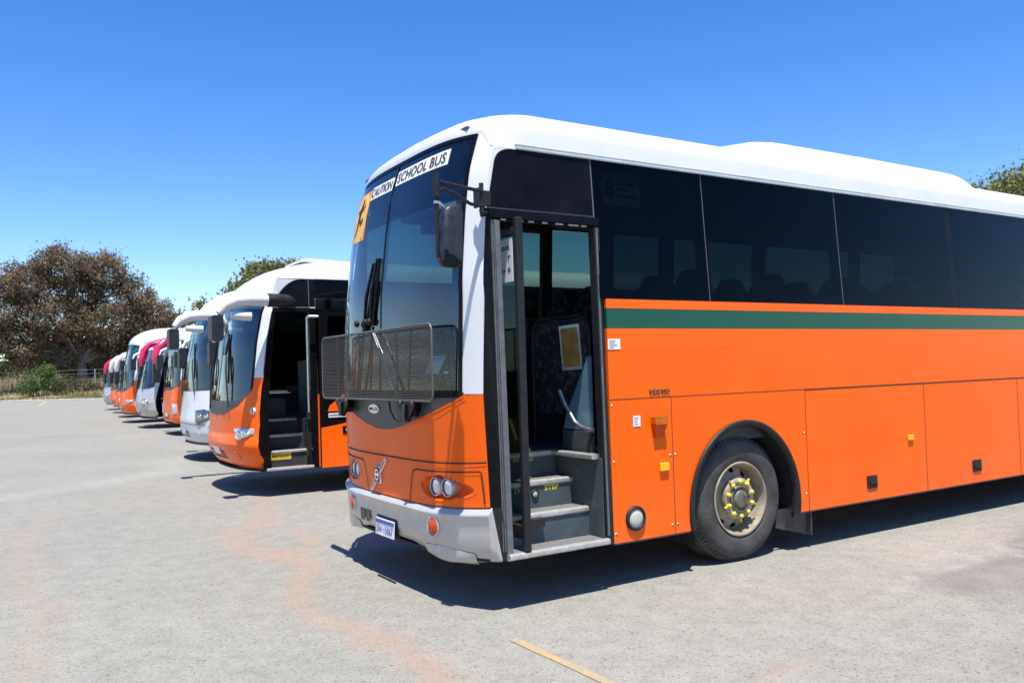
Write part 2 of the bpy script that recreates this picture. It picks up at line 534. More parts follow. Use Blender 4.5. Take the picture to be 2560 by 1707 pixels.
def wheel(root, xc, near, W=2.5, zc=.505, detail=True, deep=False, label=None):
    """front wheel: tyre > ; rim > wheel_nut"""
    sg = 1 if near else -1
    y0 = .045 if near else W-.045
    c = (xc, y0, zc)
    R = .515
    t = MB()
    prof = [(.30, .03), (.312, .012), (.335, .005), (.37, .0), (.42, .0), (.455, .010), (.478, .03), (.492, .055)]
    tread = [(.505, .06), (.512, .085)]
    for a in (.085, .135, .185, .235):
        tread += [(R, a), (R, a+.034), (R-.014, a+.037), (R-.014, a+.047)]
    tread += [(R, .285), (.50, .31), (.45, .32), (.32, .31)]
    t.lathe(prof+tread, c, 'y', 56, 0, True, sg)
    # shoulder blocks
    for k in range(72):
        a = 2*PI*k/72
        pts = []
        for (rr, aa) in ((.478, .03), (.509, .058)):
            for da in (-.028, .028):
                pts.append((c[0]+rr*math.cos(a+da), c[1]+sg*(aa-.004), c[2]+rr*math.sin(a+da)))
        t.add(pts, [(0, 1, 3, 2)], False, 0)
    ty = t.build('tyre', 'rubber', root)
    rm = MB()
    face = .20 if deep else .10
    # outer flange, barrel, disc
    rm.lathe([(.292, .03), (.304, .012), (.300, .004), (.287, .006), (.280, .02), (.268, .055), (.262, .133)], c, 'y', 48, 0, True, sg)
    # ventilated disc: ring of quads with gaps
    n = 10
    for k in range(n):
        a0 = 2*PI*k/n
        seg = 10
        for j in range(seg):
            u0_, u1_ = a0+2*PI/n*j/seg, a0+2*PI/n*(j+1)/seg
            def P_(r_, a_, d): return (c[0]+r_*math.cos(a_), c[1]+sg*d, c[2]+r_*math.sin(a_))
            hole = j in (3, 4, 5, 6)
            r_in, r_hi, r_ho, r_out = .160, .206 if j in (4, 5) else .212, .246 if j in (4, 5) else .240, .264
            if hole:
                rm.add([P_(r_in, u0_, .075), P_(r_in, u1_, .075), P_(r_hi, u1_, .105), P_(r_hi, u0_, .105)], [(0, 1, 2, 3)], True)
                rm.add([P_(r_ho, u0_, .122), P_(r_ho, u1_, .122), P_(r_out, u1_, .132), P_(r_out, u0_, .132)], [(0, 1, 2, 3)], True)
            else:
                rm.add([P_(r_in, u0_, .075), P_(r_in, u1_, .075), P_(r_out, u1_, .132), P_(r_out, u0_, .132)], [(0, 1, 2, 3)], True)
    rm.lathe([(.163, .077), (.170, .035), (.162, .022), (.115, .020), (.105, .05)], c, 'y', 40, 0, True, sg)
    rim = rm.build('rim', 'rim', root)
    bk = MB().lathe([(.262, .17), (.0, .17)], c, 'y', 32, 0, False, sg)
    bk.build('brake_drum', 'under', root)
    hb = MB().lathe([(.115, .06), (.112, .015), (.10, .002), (.095, .03), (.078, .03), (.07, .0), (.05, -.006), (.0, -.008)], c, 'y', 32, 0, True, sg)
    hb.build('hub', 'hub', root)
    if detail:
        nm = MB().lathe([(.020, .02), (.0195, -.010), (.015, -.020), (.0, -.023)], (0, 0, 0), 'y', 10, 0, True, sg)
        nm.prism([(-.011, 0), (.011, 0), (.004, .05), (-.004, .05)], lambda a, b, t_: (a, sg*(-.008+.016*t_), b), 0)
        first = None
        for k in range(10):
            a = 2*PI*(k+.5)/10
            if first is None:
                first = nm.build('wheel_nut', 'yellow', rim); o = first
            else:
                o = first.copy(); COL.objects.link(o); o.parent = rim
            o.location = (c[0]+.140*math.cos(a), c[1]+sg*.018, c[2]+.140*math.sin(a))
            o.rotation_euler = (0, -a + (PI*.5 if k % 2 else -PI*.5), 0)
    return ty

def seat_mesh(h=1.08):
    m = MB()
    # backrest: rounded slab with headrest shape, in local coords facing -X, seat base
    prof = [(-.22, .38), (-.225, .75), (-.20, .93), (-.13, 1.04), (-.05, h), (.05, h), (.13, 1.04), (.20, .93), (.225, .75), (.22, .38)]
    m.prism(prof, lambda a, b, t: (.12+.16*t+.18*(b-.38)/.7, a, b), 0)
    m.rbox(-.36, .16, -.22, .22, .34, .46, .05, 'y', 3)
    m.box(-.1, .1, -.18, .18, 0.0, .34)
    return m

# ------------------------------------------------------------------ shared bus pieces
def roof_cap(B, root, m='white', name='roof', m_cap=None):
    mb = MB()
    ss = [-1+2*i/48 for i in range(49)]
    ss = [math.copysign(abs(q)**.8, q) if q else 0 for q in ss]
    rs = [a for a, b, c in B.roof]; ri = [b for a, b, c in B.roof]; rz = [c for a, b, c in B.roof]
    def roofpt(q, X):
        i = float(np.interp(abs(q), rs, ri)); z = float(np.interp(abs(q), rs, rz))
        return (X, i if q < 0 else B.W-i, z)
    G = []
    for q in ss:
        y = 1.25+1.25*q
        p0 = B.P0(y, B.ring(y)); p1 = roofpt(q, B.caplen)
        row = []
        for j in range(15):
            t = j/14*PI/2
            a, b = 1-math.cos(t), math.sin(t)
            row.append((p0.x+(p1[0]-p0.x)*a, p0.y+(p1[1]-p0.y)*b, p0.z+(p1[2]-p0.z)*b))
        for X in (B.caplen+.02, B.caplen+.6, 4.0, 8.0, B.L-.3):
            row.append(roofpt(q, X))
        e = roofpt(q, B.L-.05); row.append((e[0], 1.25+(e[1]-1.25)*.97, min(e[2], 3.42)))
        G.append(row)
    mb.grid(G, True)
    return mb.build(name, m, root)

def body_box(B, root, well=None, floorz=.98, lining=True):
    """underbody, floor, ceiling and rear end so the shell is closed"""
    def notched(ol_front, x_end, ya, yb, wells, yw=.80):
        pts = list(ol_front)
        pts.append((x_end, yb)) if False else None
        side = []
        for xc in sorted(wells):
            side += [(xc-.66, yb), (xc-.66, 2.5-yw), (xc+.66, 2.5-yw), (xc+.66, yb)]
        pts += side+[(x_end, yb), (x_end, ya)]
        side = []
        for xc in sorted(wells, reverse=True):
            side += [(xc+.66, ya), (xc+.66, yw), (xc-.66, yw), (xc-.66, ya)]
        return pts+side
    ws = [w[0] for w in B.archs]
    u = MB()
    ol = [tuple(B.P(y, .42, -.012)) for y in yspan(.02, 2.48, 30)]
    u.prism(notched([(p[0], p[1]) for p in ol], B.L-.05, .06, 2.44, ws), lambda a, b, t: (a, b, .342+.02*t))
    u.build('underbody', 'under', root)
    u = MB()
    ol2 = [tuple(B.P(y, floorz-.02, -.03)) for y in yspan(.75, 2.45, 24)]
    u.prism([(p[0], p[1]) for p in ol2]+[(.42, 2.42), (.42, .70)], lambda a, b, t: (a, b, floorz-.045+.02*t))
    u.build('front_floor', 'floor', root)
    f = MB()
    x0, x1, yy = well if well else (.4, .4, .1)
    f.prism(notched([(.43, .605), (.43, 2.44)], B.L-.1, .05, 2.44, ws)[:-0 or None] if not well else
            [(.43, yy), (.43, 2.44)]+notched([], B.L-.1, .05, 2.44, ws)+[(x1+.002, .05), (x1+.002, yy)], lambda a, b, t: (a, b, floorz-.04+.04*t))
    f.build('cabin_floor', 'floor', root)
    c = MB(); c.box(.75, B.L-.1, .12, 2.38, B.wtop-.06, B.wtop-.03)
    c.build('ceiling', 'ceil', root)
    if lining:
        l = MB()
        for y in (.03, 2.455):
            l.box(1.40 if y < 1 else .55, B.L-.1, y, y+.015, 1.165, B.belt-.02)
        l.box(.55, ws[0]-.68, 2.440, 2.454, floorz, 1.164); l.box(max(1.40, x1+.1), ws[0]-.68, .046, .060, floorz, 1.164)
        build_split(l, 'wall_lining', 'inner', root)
    r = MB(); r.box(B.L-.08, B.L, .04, 2.46, .42, 2.0); r.build('rear_panel', 'orange', root, .02)
    r = MB(); r.box(B.L-.09, B.L-.015, .08, 2.42, 2.0, 3.40); r.build('rear_upper_panel', 'white', root, .02)

def window_row(B, root, panes, z0, z1, near, gm, name='side_window', off=0.0, seal=True):
    for a, b in panes:
        mb = MB(); sidebox(B, mb, a, b, z0, z1, off, .006, near)
        o = mb.build(name, gm, root)
    if seal:
        mb = MB()
        for i in range(len(panes)-1):
            a, b = panes[i][1], panes[i+1][0]
            if b-a < .06:
                sidebox(B, mb, a+.0005, b-.0005, z0, z1, off-.002, .02, near)
        if mb.v: build_split(mb, 'window_joint', 'linegrey', root)
        mb = MB()
        for i in range(len(panes)-1):
            a, b = panes[i][1], panes[i+1][0]
            c = (a+b)/2; w = max(.05, (b-a)/2-.001)
            sidebox(B, mb, c-w, c+w, z0, z1, off-.024 if b-a < .06 else off-.001, .05, near)
        if mb.v: build_split(mb, 'window_pillar', 'black', root)

# ------------------------------------------------------------------ the near bus
def near_bus():
    B = Body()
    R = empty('school_bus', (0, 0, 0), 'nearest orange and white school bus, green stripe, wire guard over its windscreen', 'bus', 'buses parked in a row')
    SPL = ('stair_wall', 'bumper_lip', 'screw', 'wiper_joint', 'marker_lamp', 'bumper_vent', 'step_riser', 'step_tread', 'step_nosing', 'header_brush', 'skirt_edge', 'locker_gap', 'panel_seam', 'gutter', 'mud_flap', 'hazard_tape', 'seat_platform', 'notice_lettering')
    part = lambda mb, name, m, par=R, bev=0.0: (build_split(mb, name, m, par, bev) if name in SPL else mb.build(name, m, par, bev))

    smile = lambda y: float(np.interp(abs(y-1.25), [0, .15, .35, .6, .85, 1.02, 1.12, 1.25], [1.178, 1.185, 1.215, 1.275, 1.345, 1.405, 1.45, 1.458]))
    # front skin
    mb = MB(); patch(B, mb, 0, 2.5, .70-.035*0, smile, 14, 64)
    # lower the hem to the bumper line
    btop = lambda y: .664+.036*abs((y-1.25)/1.25)**3
    hp = [(.03, .80)]
    mb = MB(); 
    ys = yspan(0, 2.5, 180); NZ = 46
    G = [[tuple(B.P(y, btop(y)+.006+(smile(y)-btop(y)-.006)*j/NZ)) for y in ys] for j in range(NZ+1)]
    def in_pod(y, z):
        y = min(y, 2.5-y); c = (y-.44); ry = .335 if c < 0 else .24
        return (c/(ry*.97))**2+((z-.808)/(.088 if c > 0 else .092*(1-.28*min(1, abs(c)/ry))*.95))**2 < 1
    vs = [p for r_ in G for p in r_]; W_ = len(ys); fs = []
    for j in range(NZ):
        for i in range(W_-1):
            yc = (ys[i]+ys[i+1])/2; zc = (G[j][i][2]+G[j+1][i][2])/2
            if not in_pod(yc, zc): fs.append((j*W_+i, j*W_+i+1, (j+1)*W_+i+1, (j+1)*W_+i))
    mb.add(vs, fs, True)
    part(mb, 'front_panel', 'orange')
    mb = MB(); patch(B, mb, 0.14, 2.36, lambda y: smile(y)+.002, 1.47, 6, 60, .004)
    part(mb, 'windscreen_apron', 'apron')
    # bright rolled edge of the orange panel under the apron
    mb = MB(); strip_line(B, mb, [(y, smile(y)-.001) for y in yspan(.12, 2.38, 60)], .012, .008)
    part(mb, 'panel_lip', 'orange')
    # hood shut line and headlamp panel shut lines
    mb = MB()
    seamz = lambda y: .978+.024*abs((y-1.25)/1.25)**4
    strip_line(B, mb, [(y, seamz(y)) for y in yspan(.004, 2.496, 120)], .010, .0055)
    for m_ in (0, 1):
        fl = (lambda y: 2.5-y) if m_ else (lambda y: y)
        path = [(.86, .665), (.845, .73), (.80, .87), (.775, .905), (.73, .915), (.5, .918), (.2, .93), (.06, .94), (.045, .93), (.035, .80), (.032, .705)]
        dense = []
        for i in range(len(path)-1):
            for t in range(6):
                dense.append((fl(path[i][0]+(path[i+1][0]-path[i][0])*t/6), path[i][1]+(path[i+1][1]-path[i][1])*t/6))
        strip_line(B, mb, dense, .009, .0055)
    part(mb, 'panel_gap', 'gapdark')
    # corner pillars (white) each side of the windscreen, above the orange
    for m_ in (0, 1):
        mb = MB()
        y0, y1 = (0, .165) if not m_ else (2.335, 2.5)
        patch(B, mb, y0, y1, 1.458, B.ring, 30, 10, 0.001, 0, .02)
        part(mb, 'corner_pillar', 'white')
    # windscreen: shade band above, clear glass below, divided in two panes
    for (a, b) in ((.165, 1.292), (1.308, 2.335)):
        mb = MB(); patch(B, mb, a, b, 1.47, 2.80, 16, 30, 0.0)
        part(mb, 'windscreen', 'gws')
        mb = MB(); patch(B, mb, a, b, 2.80, lambda y: B.ring(y)-.012, 10, 30, 0.0)
        part(mb, 'windscreen_shade_band', 'gband')
    mb = MB(); patch(B, mb, 1.292, 1.308, 1.47, lambda y: B.ring(y)-.012, 16, 1, .004, 0, .03)
    part(mb, 'windscreen_divider', 'black')
    # black ceramic border and gasket
    mb = MB()
    patch(B, mb, .150, .185, 1.44, lambda y: B.ring(y)-.02, 24, 2, .006)
    patch(B, mb, 2.315, 2.35, 1.44, lambda y: B.ring(y)-.02, 24, 2, .006)
    strip_line(B, mb, [(y, B.ring(y)-.02) for y in yspan(.15, 2.35, 50)], .03, .006)
    patch(B, mb, .15, 2.35, 1.435, 1.485, 2, 50, .005)
    patch(B, mb, .185, .25, 1.485, lambda y: B.ring(y)-.02, 24, 2, -.004)
    patch(B, mb, .25, 1.25, 1.485, 1.60, 2, 30, -.004)
    part(mb, 'windscreen_gasket', 'black')
    # bumper, hem rising in the middle and lower scoops at the corners
    hem = lambda y: float(np.interp(abs(y-1.25), [0, .42, .5, .58, .9, 1.1, 1.25], [.372, .372, .36, .325, .305, .315, .335]))
    mb = MB()
    prof = [(0, 0.0), (.12, .028), (.2, .03), (.5, .026), (.75, .02), (1, 0.0)]
    ys = yspan(0, 2.5, 80)
    G = []
    for t, o in [(0, -.02), (.05, .004), (.30, .012), (.55, .018), (.78, .022), (.86, .036), (.89, .038), (.905, .034), (.97, .006), (1, -.012)]:
        G.append([tuple(B.P(y, hem(y)+(btop(y)-hem(y))*t, o)) for y in ys])
    G.insert(0, [tuple(B.P(y, hem(y)+.012, -.09)) for y in ys])
    xs_ = lambda z: .192+(.70-z)/.36*.072
    for i, row in enumerate(G):
        z0_, z1_ = row[0][2], row[-1][2]
        d_ = .0 if i else .03
        G[i] = [(xs_(z0_), -.004+d_, z0_), (row[0][0]*.5+xs_(z0_)*.5, -.007+d_, z0_)]+row+[(row[-1][0]*.5+xs_(z1_)*.5, 2.507-d_, z1_), (xs_(z1_), 2.504-d_, z1_)]
    mb.grid(G, True)
    # outer corner sweeps onto the side
    part(mb, 'bumper', 'silver')
    mb = MB()
    for m_ in (0, 1):
        fl = (lambda y: 2.5-y) if m_ else (lambda y: y)
        Q = []
        for i in range(13):
            y = .12+.52*i/12
            w = math.sin(PI*i/12)
            Q.append([tuple(B.P(fl(y), hem(y)+.075+.03*w, .014)), tuple(B.P(fl(y), hem(y)+.055, .014+.022*w)), tuple(B.P(fl(y), hem(y)+.018, .012+.028*w)), tuple(B.P(fl(y), hem(y)-.004, -.004))])
        mb.grid(Q, True)
    part(mb, 'bumper_lip', 'silver')
    # number plate recess, plate, vents
    mb = MB()
    mb.add([B.P(y, z, o) for y, z, o in ((1.06, .375, .016), (1.44, .375, .016), (1.44, .505, .020), (1.06, .505, .020))], [(0, 1, 2, 3)])
    part(mb, 'plate_recess', 'gapdark')
    mb = MB()
    pl = lambda a, b, t=0: tuple(Vector((-.032+.012*(1-b)-.004*t-.02*(1-b), 1.43-.345*a, .358+.128*b)))
    mb.prism([(0, 0), (1, 0), (1, 1), (0, 1)], lambda a, b, t: tuple(Vector(pl(a, b))+Vector((.006*t, 0, 0))))
    plo = part(mb, 'number_plate', 'plate')
    mb = MB()
    g = lambda a, b: tuple(Vector(pl(a, b))-Vector((.003, 0, 0)))
    mb.add([g(0, .72), g(1, .72), g(1, .93), g(0, .93)], [(0, 1, 2, 3)])
    for s_, x0, x1 in (('SW', .05, .36), ('15067', .47, .95)):
        lettering(mb, s_, lambda a, b, x0=x0, x1=x1: g(x0+(x1-x0)*a, .14+.46*b), bold=.01)
    mb.add([g(.395, .33), g(.435, .33), g(.435, .42), g(.395, .42)], [(0, 1, 2, 3)])
    mb.build('plate_lettering', 'blueink', plo)
    mb = MB()
    for y0 in (1.58, 1.70):
        q = [B.P(y0, .425, .0215), B.P(y0+.085, .425, .0215), B.P(y0+.10, .515, .0225), B.P(y0-.005, .515, .0225)]
        mb.add(q, [(0, 1, 2, 3)])
    part(mb, 'bumper_vent', 'apron')
    # amber indicators in the bumper
    for yc in (.497, 2.003):
        mb = MB()
        c = B.P(yc, .535, .0)
        n = (B.P(yc, .535, .1)-c).normalized()
        tv = Vector((-n.y, n.x, 0))
        P = []
        for r_, o in ((1.0, .010), (1.0, .026), (.8, .034), (.45, .039), (.01, .040)):
            P.append([tuple(c+n*o+tv*(.060*r_*math.cos(k*2*PI/24))+Vector((0, 0, .060*r_*math.sin(k*2*PI/24)))) for k in range(24)])
        mb.grid(P, True, 0, True)
        part(mb, 'indicator', 'amberdark')
        mb = MB()
        P = [[tuple(c+n*o+tv*(r_*math.cos(k*2*PI/24))+Vector((0, 0, r_*math.sin(k*2*PI/24)))) for k in range(24)] for r_, o in ((.074, .016), (.070, .032), (.061, .030), (.060, .018))]
        mb.grid(P, True, 0, True)
        part(mb, 'indicator_rim', 'silver')
    # headlamps: hollow pod with two round lamps
    for m_ in (0, 1):
        fl = (lambda y: 2.5-y) if m_ else (lambda y: y)
        mb = MB()
        rows = []
        NU = 40
        # rounded recess: outline is a wide teardrop; rows go inwards and deeper
        for w, d in ((1.07, .0012), (1.0, .003), (.95, -.006), (.88, -.030), (.74, -.062), (.5, -.078), (.02, -.08)):
            row = []
            for k in range(NU):
                t = 2*PI*k/NU
                ry = .335 if math.cos(t) < 0 else .24
                yy = .44+ry*w*math.cos(t)*(1 if math.cos(t) > 0 else 1)
                zz = .808+.092*w*math.sin(t)*(1-.28*(math.cos(t) < 0)*abs(math.cos(t)))
                row.append(tuple(B.P(fl(max(yy, .06)), zz, d)))
            rows.append(row)
        mb.grid(rows, True, 0, True)
        pod = part(mb, 'headlamp_pod', 'orange')
        for yc, zc in ((.512, .808), (.372, .812)):
            c = B.P(fl(yc), zc, .0); n = (B.P(fl(yc), zc, .1)-c).normalized()
            n = Vector((n.x, n.y*.6, 0)).normalized(); tv = Vector((-n.y, n.x, 0))
            mb = MB()
            P = []
            for r_, o in ((1.0, -.07), (1.0, -.010), (.95, -.004), (.7, .001), (.35, .004), (.01, .005)):
                P.append([tuple(c+n*(o-.022)+tv*(.061*r_*math.cos(k*2*PI/28))+Vector((0, 0, .063*r_*math.sin(k*2*PI/28)))) for k in range(28)])
            mb.grid(P, True, 0, True)
            mb.build('headlamp', 'lens', pod)
            mb = MB()
            P = [[tuple(c+n*o+tv*(r_*math.cos(k*2*PI/28))+Vector((0, 0, r_*math.sin(k*2*PI/28)))) for k in range(28)] for r_, o in ((.065, -.07), (.067, -.014), (.063, -.011), (.059, -.016))]
            mb.grid(P, True, 0, True)
            mb.build('headlamp_rim', 'silver', pod)
    # diagonal bar and emblem
    mb = MB()
    f = lambda a, b, t: tuple(B.P(a, b, .003+.012*t))
    def bar(p, q, w):
        d = Vector((q[0]-p[0], q[1]-p[1])).normalized(); n = Vector((-d.y, d.x))*w/2
        return [(p[0]+n.x, p[1]+n.y), (p[0]-n.x, p[1]-n.y), (q[0]-n.x, q[1]-n.y), (q[0]+n.x, q[1]+n.y)]
    for p, q in (((1.245, .948), (1.365, .852)), ((1.435, .795), (1.560, .690))):
        mb.prism(bar(p, q, .030), f)
    mb.prism([(1.462, .755), (1.368, .755), (1.368, .882), (1.462, .882)], f)
    part(mb, 'emblem_bar', 'plate')
    mb = MB()
    f2 = lambda a, b, t: tuple(B.P(a, b, .016+.004*t))
    for p, q in (((1.255, .938), (1.36, .856)), ((1.44, .791), (1.55, .70))):
        mb.prism(bar(p, q, .005), f2)
    # dark ground of the badge with a ring left bright
    mb.prism([(1.455, .760), (1.375, .760), (1.375, .877), (1.455, .877)], f2)
    part(mb, 'emblem_ground', 'ink')
    mb = MB()
    f3 = lambda r_, t, o: tuple(B.P(1.415+r_*.72*math.cos(t), .8185+r_*math.sin(t), o))
    mb.grid([[f3(.048, k*2*PI/24, .023) for k in range(24)], [f3(.033, k*2*PI/24, .023) for k in range(24)]], True, 0, True)
    mb.prism([(1.448, .809), (1.382, .809), (1.382, .828), (1.448, .828)], lambda a, b, t: tuple(B.P(a, b, .0205+.003*t)))
    part(mb, 'emblem_ring', 'plate')
    mb = MB()
    lettering(mb, 'VOLVO', lambda a, b: tuple(B.P(2.33-.26*a, .988+.028*b+.004, .007)), bold=.02)
    part(mb, 'brand_lettering', 'chrome')
    # small oval badge on the apron
    mb = MB()
    P = [[tuple(B.P(1.42+.105*r_*math.cos(k*2*PI/28), 1.338+.036*r_*math.sin(k*2*PI/28), o)) for k in range(28)] for r_, o in ((1, .005), (1, .012), (.01, .013))]
    mb.grid(P, False, 0, True)
    bd = part(mb, 'oval_badge', 'chrome')
    mb = MB(); lettering(mb, 'MILLS', lambda a, b: tuple(B.P(1.50-.16*a, 1.325+.026*b, .016)), bold=.01)
    mb.build('badge_lettering', 'ink', bd)

    # roof
    B.archs = [(2.60, .628, .46, .68), (8.9, .628, .46, .68)]
    roof_cap(B, R)
    mb = MB()
    # front marker lamps on the roof lip
    for yc in (.36, 2.14):
        z = B.ring(yc)
        p = B.P0(yc, z)
        mb.rbox(p.x+.020, p.x+.06, yc-.05, yc+.05, z+.040, z+.062, .008, 'x')
    part(mb, 'marker_lamp', 'lensdark', R, .004)
    mb = MB()
    mb.tube([(x, .058-.001, 3.158) for x in (.50, 4, 8, 11.9)], .011, 6)
    mb.tube([(x, .064, 3.185) for x in (.50, 4, 8, 11.9)], .006, 6)
    part(mb, 'gutter', 'gutter')
    mb = MB()
    mb.box(.505, .535, .10, 2.40, 3.405, 3.432) if False else None
    # roof air-conditioning unit
    st = [(2.62, .00), (3.30, .88), (3.40, .96), (3.55, .985), (4.8, 1.0), (6.15, .95), (6.30, .90), (6.42, .78), (6.58, .42), (6.72, .0)]
    G = []
    for yy, k in ((.205, 0), (.225, .35), (.255, .66), (.275, .74), (.45, .88), (.8, .97), (1.25, 1.0), (1.7, .97), (2.05, .88), (2.225, .74), (2.245, .66), (2.275, .35), (2.295, 0)):
        row = []
        for x, h in st:
            base = 3.44+.09*(1-abs(yy-1.25)/1.05)**.6
            row.append((x, yy, base-.02+.225*h*k if h*k > 0 else base-.03))
        G.append(row)
    mb.grid(G, False)
    ac = part(mb, 'air_conditioner', 'white', R, .006)
    mb = MB()
    mb.box(3.35, 5.95, .2585, .264, 3.575, 3.581)
    mb.build('cover_joint', 'ceil', ac)

    # ---- near side
    archs = [(2.60, .628, .46, .68)]
    rear = (8.9, .628, .46, .68)
    mb = MB()
    sidepoly(B, mb, lower_outline(1.212, B.L-.02, .33, 1.895, archs+[rear]))
    part(mb, 'side_panel', 'orange')
    mb = MB()
    sidebox(B, mb, 1.212, B.L-.02, 1.895, 2.045, .0)
    part(mb, 'green_stripe', 'green')
    mb = MB()
    sidebox(B, mb, 1.212, B.L-.02, 2.045, 2.113, .001)
    part(mb, 'orange_stripe', 'orange')
    # shut lines: upper crease and locker doors
    mb = MB()
    sidebox(B, mb, 1.213, 3.362, 1.370, 1.3755, .0015, .004)
    for x in (1.813, 3.362):
        sidebox(B, mb, x-.003, x+.003, .332, 1.3695, .0015, .004)
    part(mb, 'panel_seam', 'seam')
    mb = MB()
    sidebox(B, mb, 3.366, 11.0, 1.362, 1.376, .0015, .004)
    for x in (5.108, 6.83, 8.1, 9.7):
        sidebox(B, mb, x-.0035, x+.0035, .335, 1.3615, .0015, .004)
    part(mb, 'locker_gap', 'seam')
    mb = MB()
    sidebox(B, mb, 1.213, B.L-.03, 1.735, 1.739, .001, .003)
    part(mb, 'panel_crease', 'orange')
    # rivets and screws
    mb = MB()
    for x, z in [(1.235, .92), (1.235, .40), (1.785, .93), (1.84, .93), (1.785, .40), (1.84, .40), (3.335, 1.0), (3.335, .48), (1.235, 1.33)]:
        mb.lathe([(.009, 0), (.007, .004), (0, .005)], (x, 0, z), 'y', 8, 0, True, -1)
    part(mb, 'screw', 'steel')
    # lower hem, dirty edge
    mb = MB()
    sidebox(B, mb, 3.24, B.L-.05, .318, .3295, -.002, .02)
    sidebox(B, mb, 1.22, 1.965, .318, .3295, -.002, .02)
    part(mb, 'skirt_edge', 'apron')
    # wheel arch flares and wells
    for (xc, r, zc, rz) in archs+[rear]:
        mb = MB()
        o1 = arch_outline(xc, r+.012, zc, .33, 28, rz+.012); o2 = arch_outline(xc, r-.035, zc, .33, 28, rz-.035)
        rows = [[(a, -.004, b) for a, b in o1], [(a, -.020, b) for a, b in o1], [(a*.7+c*.3, -.028, b*.7+d*.3) for (a, b), (c, d) in zip(o1, o2)], [(a, -.014, b) for a, b in o2], [(a, .04, b) for a, b in o2]]
        mb.grid(rows, True)
        part(mb, 'wheel_arch_trim', 'plastic')
        mb = MB()
        o3 = arch_outline(xc, r-.02, zc, .20, 20, rz-.02)
        mb.grid([[(a, .025, b) for a, b in o3], [(a, .78, b) for a, b in o3]], True)
        mb.add([(a, .78, b) for a, b in o3], [list(range(len(o3)))])
        part(mb, 'wheel_well', 'under')
        # axle and chassis
    mb = MB(); mb.tube([(2.59, .2, .5), (2.59, 2.3, .5)], .07, 10); mb.box(1.4, 11.5, .75, .87, .34, .55); mb.box(1.4, 11.5, 1.63, 1.75, .34, .55)
    mb.box(3.7, 4.6, .5, 1.0, .28, .36)
    part(mb, 'axle', 'under')
    wh = {}
    for nm, xc, nr in (('f', 2.59, True), ('f', 2.59, False), ('r', 8.9, True), ('r', 8.9, False)):
        w = empty('wheel', (0, 0, 0)); w.parent = R
        wheel(w, xc, nr, detail=(nm == 'f' and nr))
    mb = MB(); mb.add([(3.06, .10, .36), (3.40, .06, .36), (3.41, .06, .13), (3.395, .06, .115), (3.06, .12, .20)], [(0, 1, 2, 3, 4)])
    mb.prism([(.02, .115), (.62, .115), (.62, .36), (.02, .36)], lambda a, b, t: (3.40+.012*t, a, b))
    part(mb, 'mud_flap', 'apron')
    # lamps and stickers on the side
    mb = MB()
    mb.prism([(1.600, 1.235), (1.728, 1.235), (1.726, 1.17), (1.602, 1.17)], lambda a, b, t: (a, -.055*(1-t), b))
    il = part(mb, 'side_indicator', 'amber', R, .006)
    mb = MB()
    mb.prism([(1.604, 1.169), (1.724, 1.169), (1.700, 1.07), (1.632, 1.07)], lambda a, b, t: (a, (-.05 if b > 1.1 else -.02)*(1-t), b))
    mb.build('indicator_lens', 'amberdark', il, .006)
    for x0, x1, z0, z1 in ((1.668, 1.758, .815, .878),):
        mb = MB(); mb.box(x0, x1, -.022, 0, z0, z1); part(mb, 'side_marker', 'amberbright', R, .006)
    mb = MB(); mb.box(4.81, 4.895, -.02, 0, .835, .885); part(mb, 'side_marker', 'amberbright', R, .006)
    mb = MB(); mb.box(8.3, 8.385, -.02, 0, .835, .885); part(mb, 'side_marker', 'amberbright', R, .006)
    mb = MB()
    mb.lathe([(.092, 0), (.092, .014), (.084, .022), (.072, .022), (.070, .010)], (1.418, 0, .492), 'y', 36, 0, True, -1)
    fl_ = part(mb, 'cornering_lamp', 'plastic')
    mb = MB(); mb.lathe([(.071, .008), (.060, .016), (.03, .02), (0, .021)], (1.418, 0, .492), 'y', 28, 0, True, -1)
    mb.build('lamp_lens', 'opal', fl_)
    for a, b, c, d in ((1.214, 1.328, 1.741, 1.818), (1.428, 1.498, 1.165, 1.245)):
        mb = MB(); mb.box(a, b, -.004, 0, c, d); st = part(mb, 'sticker', 'paper')
        mb = MB()
        n = 4
        for i in range(n):
            z = d-(i+1)*(d-c)/(n+1)
            mb.box(a+.012, a+.012+(b-a-.024)*random.uniform(.45, .95), -.0055, -.0042, z-.0018, z+.0018)
        mb.build('sticker_print', 'linegrey', st)
    mb = MB()
    lettering(mb, 'VOLVO', lambda a, b: (1.592+.205*a, -.009, 1.398+.034*b), bold=.03, shear=.12)
    vs = list(mb.v); fs = list(mb.f)
    lettering(mb, 'VOLVO', lambda a, b: (1.592+.205*a, -.003, 1.398+.034*b), bold=.03, shear=.12)
    part(mb, 'side_lettering', 'gapdark')
    mb = MB()
    lettering(mb, 'VOLVO', lambda a, b: (1.596+.199*a, -.0105, 1.402+.027*b), bold=.0, shear=.12)
    part(mb, 'side_lettering', 'hub')
    for x0, x1, z0, z1 in ((4.165, 4.312, .437, .552), (5.895, 6.052, .44, .558), (7.3, 7.45, .44, .556)):
        mb = MB(); mb.rbox(x0, x1, -.009, 0, z0, z1, .012); lt = part(mb, 'locker_latch', 'plastic', R)
        mb = MB(); mb.rbox(x0+.018, x1-.018, -.0105, -.009, z0+.02, z1-.02, .01); mb.build('latch_cup', 'gapdark', lt)
        mb = MB(); mb.box(x0+.03, x1-.028, -.022, -.0105, z0+.042, z0+.060); mb.build('latch_handle', 'plastic', lt)

    # side glass band
    panes = [(1.160, 2.268), (2.278, 3.940), (3.952, 5.69), (5.81, 7.50), (7.512, 9.2), (9.212, 10.6), (10.612, 11.9)]
    window_row(B, R, panes, 2.116, 3.146, True, 'gside')
